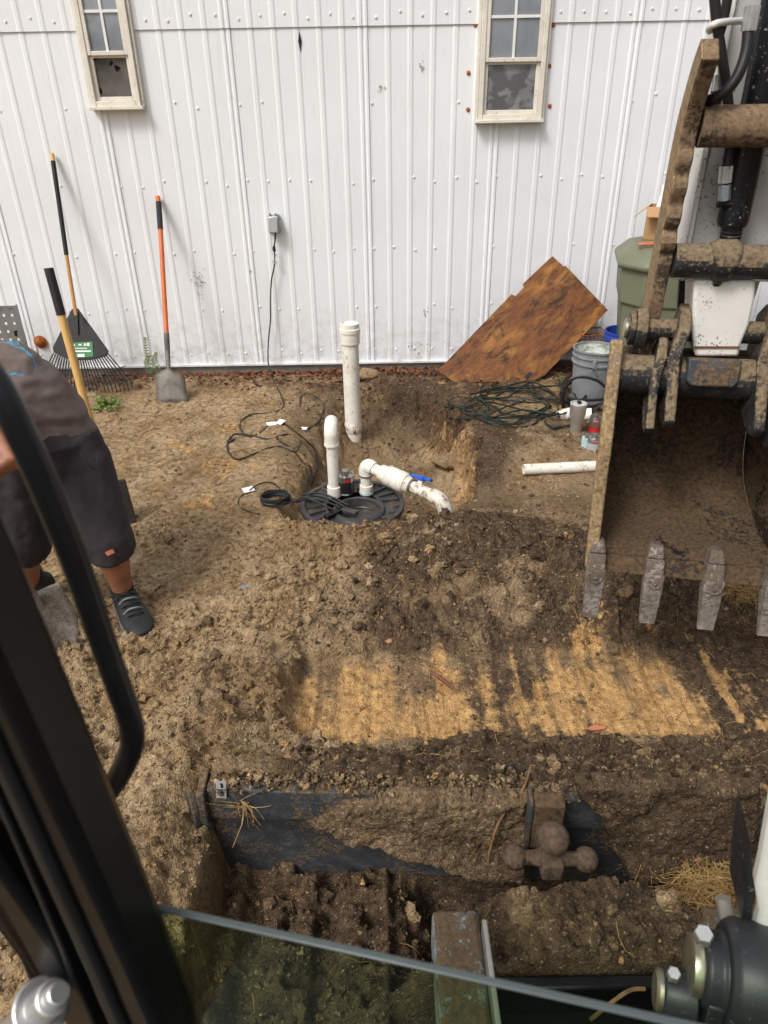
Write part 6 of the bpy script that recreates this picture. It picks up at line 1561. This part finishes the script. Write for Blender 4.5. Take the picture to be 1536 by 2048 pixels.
def build_plants():
    rr = random.Random(77)
    def leaf(m, p, d, up, L, w):
        s = d.cross(up).normalized(); m.add([p, p + d * L * .35 + s * w, p + d * L + up * L * -.1, p + d * L * .35 - s * w], [[0, 1, 2, 3]])
    # weed clump in front of the rake
    b = gpt(214, 816); root = thing('weed_clump', 'low green weed clump in the sand before the rake', 'plant', b); m = MB(); st = MB()
    for _ in range(46):
        a = rr.uniform(0, 2 * PI); r = abs(rr.gauss(0, .075)); tip = b + Vector((r * math.cos(a) * 1.3, r * math.sin(a), rr.uniform(.02, .095) * (1 - r * 2))); st.tube([b + Vector((tip.x - b.x, tip.y - b.y, 0)) * .4, tip], .0016, 4)
        for k in range(7):
            t = rr.uniform(.3, 1); p = (b + Vector((tip.x - b.x, tip.y - b.y, 0)) * .4).lerp(tip, t); d = Vector((rr.uniform(-1, 1), rr.uniform(-1, 1), rr.uniform(-.1, .7))).normalized(); leaf(m, p, d, Vector((rr.uniform(-.4, .4), rr.uniform(-.4, .4), 1)).normalized(), rr.uniform(.018, .034), rr.uniform(.006, .010))
    m.build('leaves', 'leaf_green', root)['kind'] = 'stuff'; st.build('stems', 'leaf_green', root)['kind'] = 'stuff'
    # fern against the wall
    b = aty(312, 726, 5.42); b.z = hz(b.x, 5.42); root = thing('fern', 'small fern growing against the white wall', 'fern', b)
    for (px, py, bx) in ((290, 676, .0), (312, 706, .03), (298, 712, -.05)):
        tip = aty(px, py, 5.5); a = b + Vector((bx, 0, 0)); c = a.lerp(tip, .55) + Vector((-.02, -.02, .02)); sp = spline([a, c, tip], 7); fr = MB(); fr.tube(sp, .002, 4)
        for i, p in enumerate(sp[3:]):
            t = i / len(sp[3:]); d = (sp[min(i + 4, len(sp) - 1)] - p); d = d.normalized() if d.length > 1e-6 else ZV
            for s in (-1, 1):
                sdv = Vector((s, -.25, .15)).normalized(); leaf(fr, p, (sdv + d * .5).normalized(), Vector((0, -1, .2)), .046 * (1 - t * .75), .006)
        fr.build('frond', 'fern_green', root)
    # seedling by the gray bucket
    b = gpt(1117, 772); root = thing('seedling', 'tiny green seedling between plywood and gray bucket', 'plant', b)
    for k in range(8):
        m = MB(); a = k * .8; p = b + Vector((0, 0, .03 + .006 * k)); leaf(m, p, Vector((math.cos(a), math.sin(a), .25)).normalized(), ZV, .042, .012); m.build('leaf', 'leaf_green', root)
    MB().tube([b, b + ZV * .08], .0018, 5).build('stem', 'leaf_green', root)
    # trees and a pole behind the machine, seen only as reflections in the window panes
    def tree(x, y, h, r, lab, seed):
        q = random.Random(seed); root = thing('tree', lab, 'tree', (x, y, 0)); m = MB(); m.tube([(x, y, -.1), (x + .1, y, h * .4), (x, y + .1, h * .85)], [.16, .11, .03], 8); tr = m.build('trunk', 'bark', root)
        V_ = []; F_ = []
        cl = [Vector((q.gauss(0, r * .45), q.gauss(0, r * .45), q.uniform(-.55, .5) * h * .55)) for _ in range(46)]
        for i, c in enumerate(cl):
            c = c + Vector((x, y, h * .66)); mm = MB()
            if i < 9: MB().tube([(x, y, h * (.3 + .05 * i)), Vector((x, y, h * .45)).lerp(c, .6), c], [.05, .03, .01], 5).build('branch', 'bark', root)
            for _ in range(90):
                p = c + Vector((q.gauss(0, r * .17), q.gauss(0, r * .17), q.gauss(0, r * .15))); s = q.uniform(.05, .11); R = Euler((q.uniform(0, 6), q.uniform(0, 6), 0)).to_matrix(); k = len(V_)
                for v in ((-1, -.4, 0), (1, -.4, 0), (1, .4, 0), (-1, .4, 0)): V_.append(p + R @ (Vector(v) * s))
                F_.append([k, k + 1, k + 2, k + 3])
        o = numpy_mesh('crown', np.array([v[:] for v in V_]) - np.array([x, y, 0]), np.array(F_), 'tree_leaf', smooth=False, parent=root)
    tree(-6.4, -11, 3.9, 1.8, 'broad bushy tree behind the machine, reflected in the torn window', 5); tree(5.9, -13, 4.2, 1.5, 'slim leafy tree behind the machine, reflected in the wide window', 8)
    root = thing('utility_pole', 'wooden utility pole with crossarm far behind the machine', 'pole', (9.0, -40, 0)); MB().tube([(9.0, -40, -.2), (9.0, -40, 7.4)], [.14, .10], 10).build('pole', 'bark', root); MB().box((9.0, -40, 6.9), (2.2, .12, .12)).build('crossarm', 'bark', root)
build_litter(); build_plants()

# ------------------------------------------------------------------ soil clinging to the blade
def soil_on_blade():
    rr = np.random.default_rng(8)
    # crust along the top edge
    n = 5200; s = rr.uniform(.0, BL_W * .98, n); off = rr.uniform(-.045, .05, n); base = np.array(BL(0, 0, 0)[:]); D = np.array(BL_DIR[:]); Nn = np.array(BL_N[:])
    P = base + D * s[:, None] + Nn * off[:, None]; hgt = BL_TOP - .004 + .016 * (1 + 1.5 * fbm(s * 9, off * 3, 5, 3)) * rr.random(n)
    keep = rr.random(n) < (.35 + .65 * (off > -.02)); P = P[keep]; hgt = hgt[keep]; size = .0028 + .011 * rr.random(len(P)) ** 5
    scatter_clods('blade_crust', P[:, 0], P[:, 1], hgt, size, 1, 'crumbly soil crust lying along the top edge of the blade', 'soil', seed=51, dark=np.full(len(P), .55), orange=np.full(len(P), .05))
    # sheets of soil leaning on the back of the blade
    def sheet(name, lab, outline_px, thick, dark, seed):
        bp = plane(BL(0, 0, -.043), BL_N); q = [bp(a, b) for a, b in outline_px]
        ss = np.array([(p - BL(0, 0)).dot(BL_DIR) for p in q]); zz = np.array([p.z for p in q])
        nx, nz = 190, 60; S, Z = np.meshgrid(np.linspace(ss.min(), ss.max(), nx), np.linspace(zz.min(), zz.max(), nz)); sx = S.ravel(); sz = Z.ravel()
        # signed distance to the polygon outline (positive inside)
        dist = np.full(sx.shape, 9.0); inside = np.zeros(sx.shape, bool); m_ = len(ss)
        for i in range(m_):
            ax, ay, bx, by = ss[i], zz[i], ss[(i + 1) % m_], zz[(i + 1) % m_]; t = np.clip(((sx - ax) * (bx - ax) + (sz - ay) * (by - ay)) / ((bx - ax) ** 2 + (by - ay) ** 2 + 1e-12), 0, 1)
            dist = np.minimum(dist, np.hypot(sx - ax - t * (bx - ax), sz - ay - t * (by - ay)))
            cr = ((ay > sz) != (by > sz)) & (sx < (bx - ax) * (sz - ay) / (by - ay + 1e-12) + ax); inside ^= cr
        d = np.where(inside, dist, -dist) + .012 * fbm(sx * 26, sz * 26, seed, 4)
        th = thick * sm(0, .022, d) * (1 + .8 * fbm(sx * 11, sz * 11, seed + 1, 4)) + np.where(d > 0, .008 * lumps(sx * 38, sz * 38, seed + 4) + .005 * lumps(sx * 75, sz * 75, seed + 2), 0) + .045 * sm(.10, .0, sz) * sm(0, .03, d) - .014 * (d <= 0)
        P = base + D * sx[:, None] + Nn * (-.038 - th)[:, None]; P[:, 2] = sz
        i = (np.arange(nz - 1)[:, None] * nx + np.arange(nx - 1)[None, :]).ravel(); F = np.stack([i, i + 1, i + nx + 1, i + nx], 1); good = (d > -.006)[F].all(1)
        o = numpy_mesh(name, P, F[good], 'soil', {'dark': np.full(len(P), dark) + .2 * fbm(sx * 10, sz * 10, seed, 2), 'orange': np.zeros(len(P))}); tag(o, lab, 'soil', kind='stuff')
    sheet('mud_sheet', 'pointed sheet of damp soil stuck to the back of the blade', [(612, 1646), (690, 1606), (770, 1590), (900, 1586), (1062, 1592), (1064, 1738), (940, 1728), (800, 1704), (690, 1680)], .020, .62, 61)
    sheet('mud_sheet', 'thick dark mud on the blade between hitch and straw tuft', [(1150, 1560), (1300, 1556), (1520, 1570), (1520, 1730), (1350, 1725), (1262, 1745), (1225, 1700), (1205, 1640), (1165, 1600)], .024, .85, 71)
soil_on_blade()
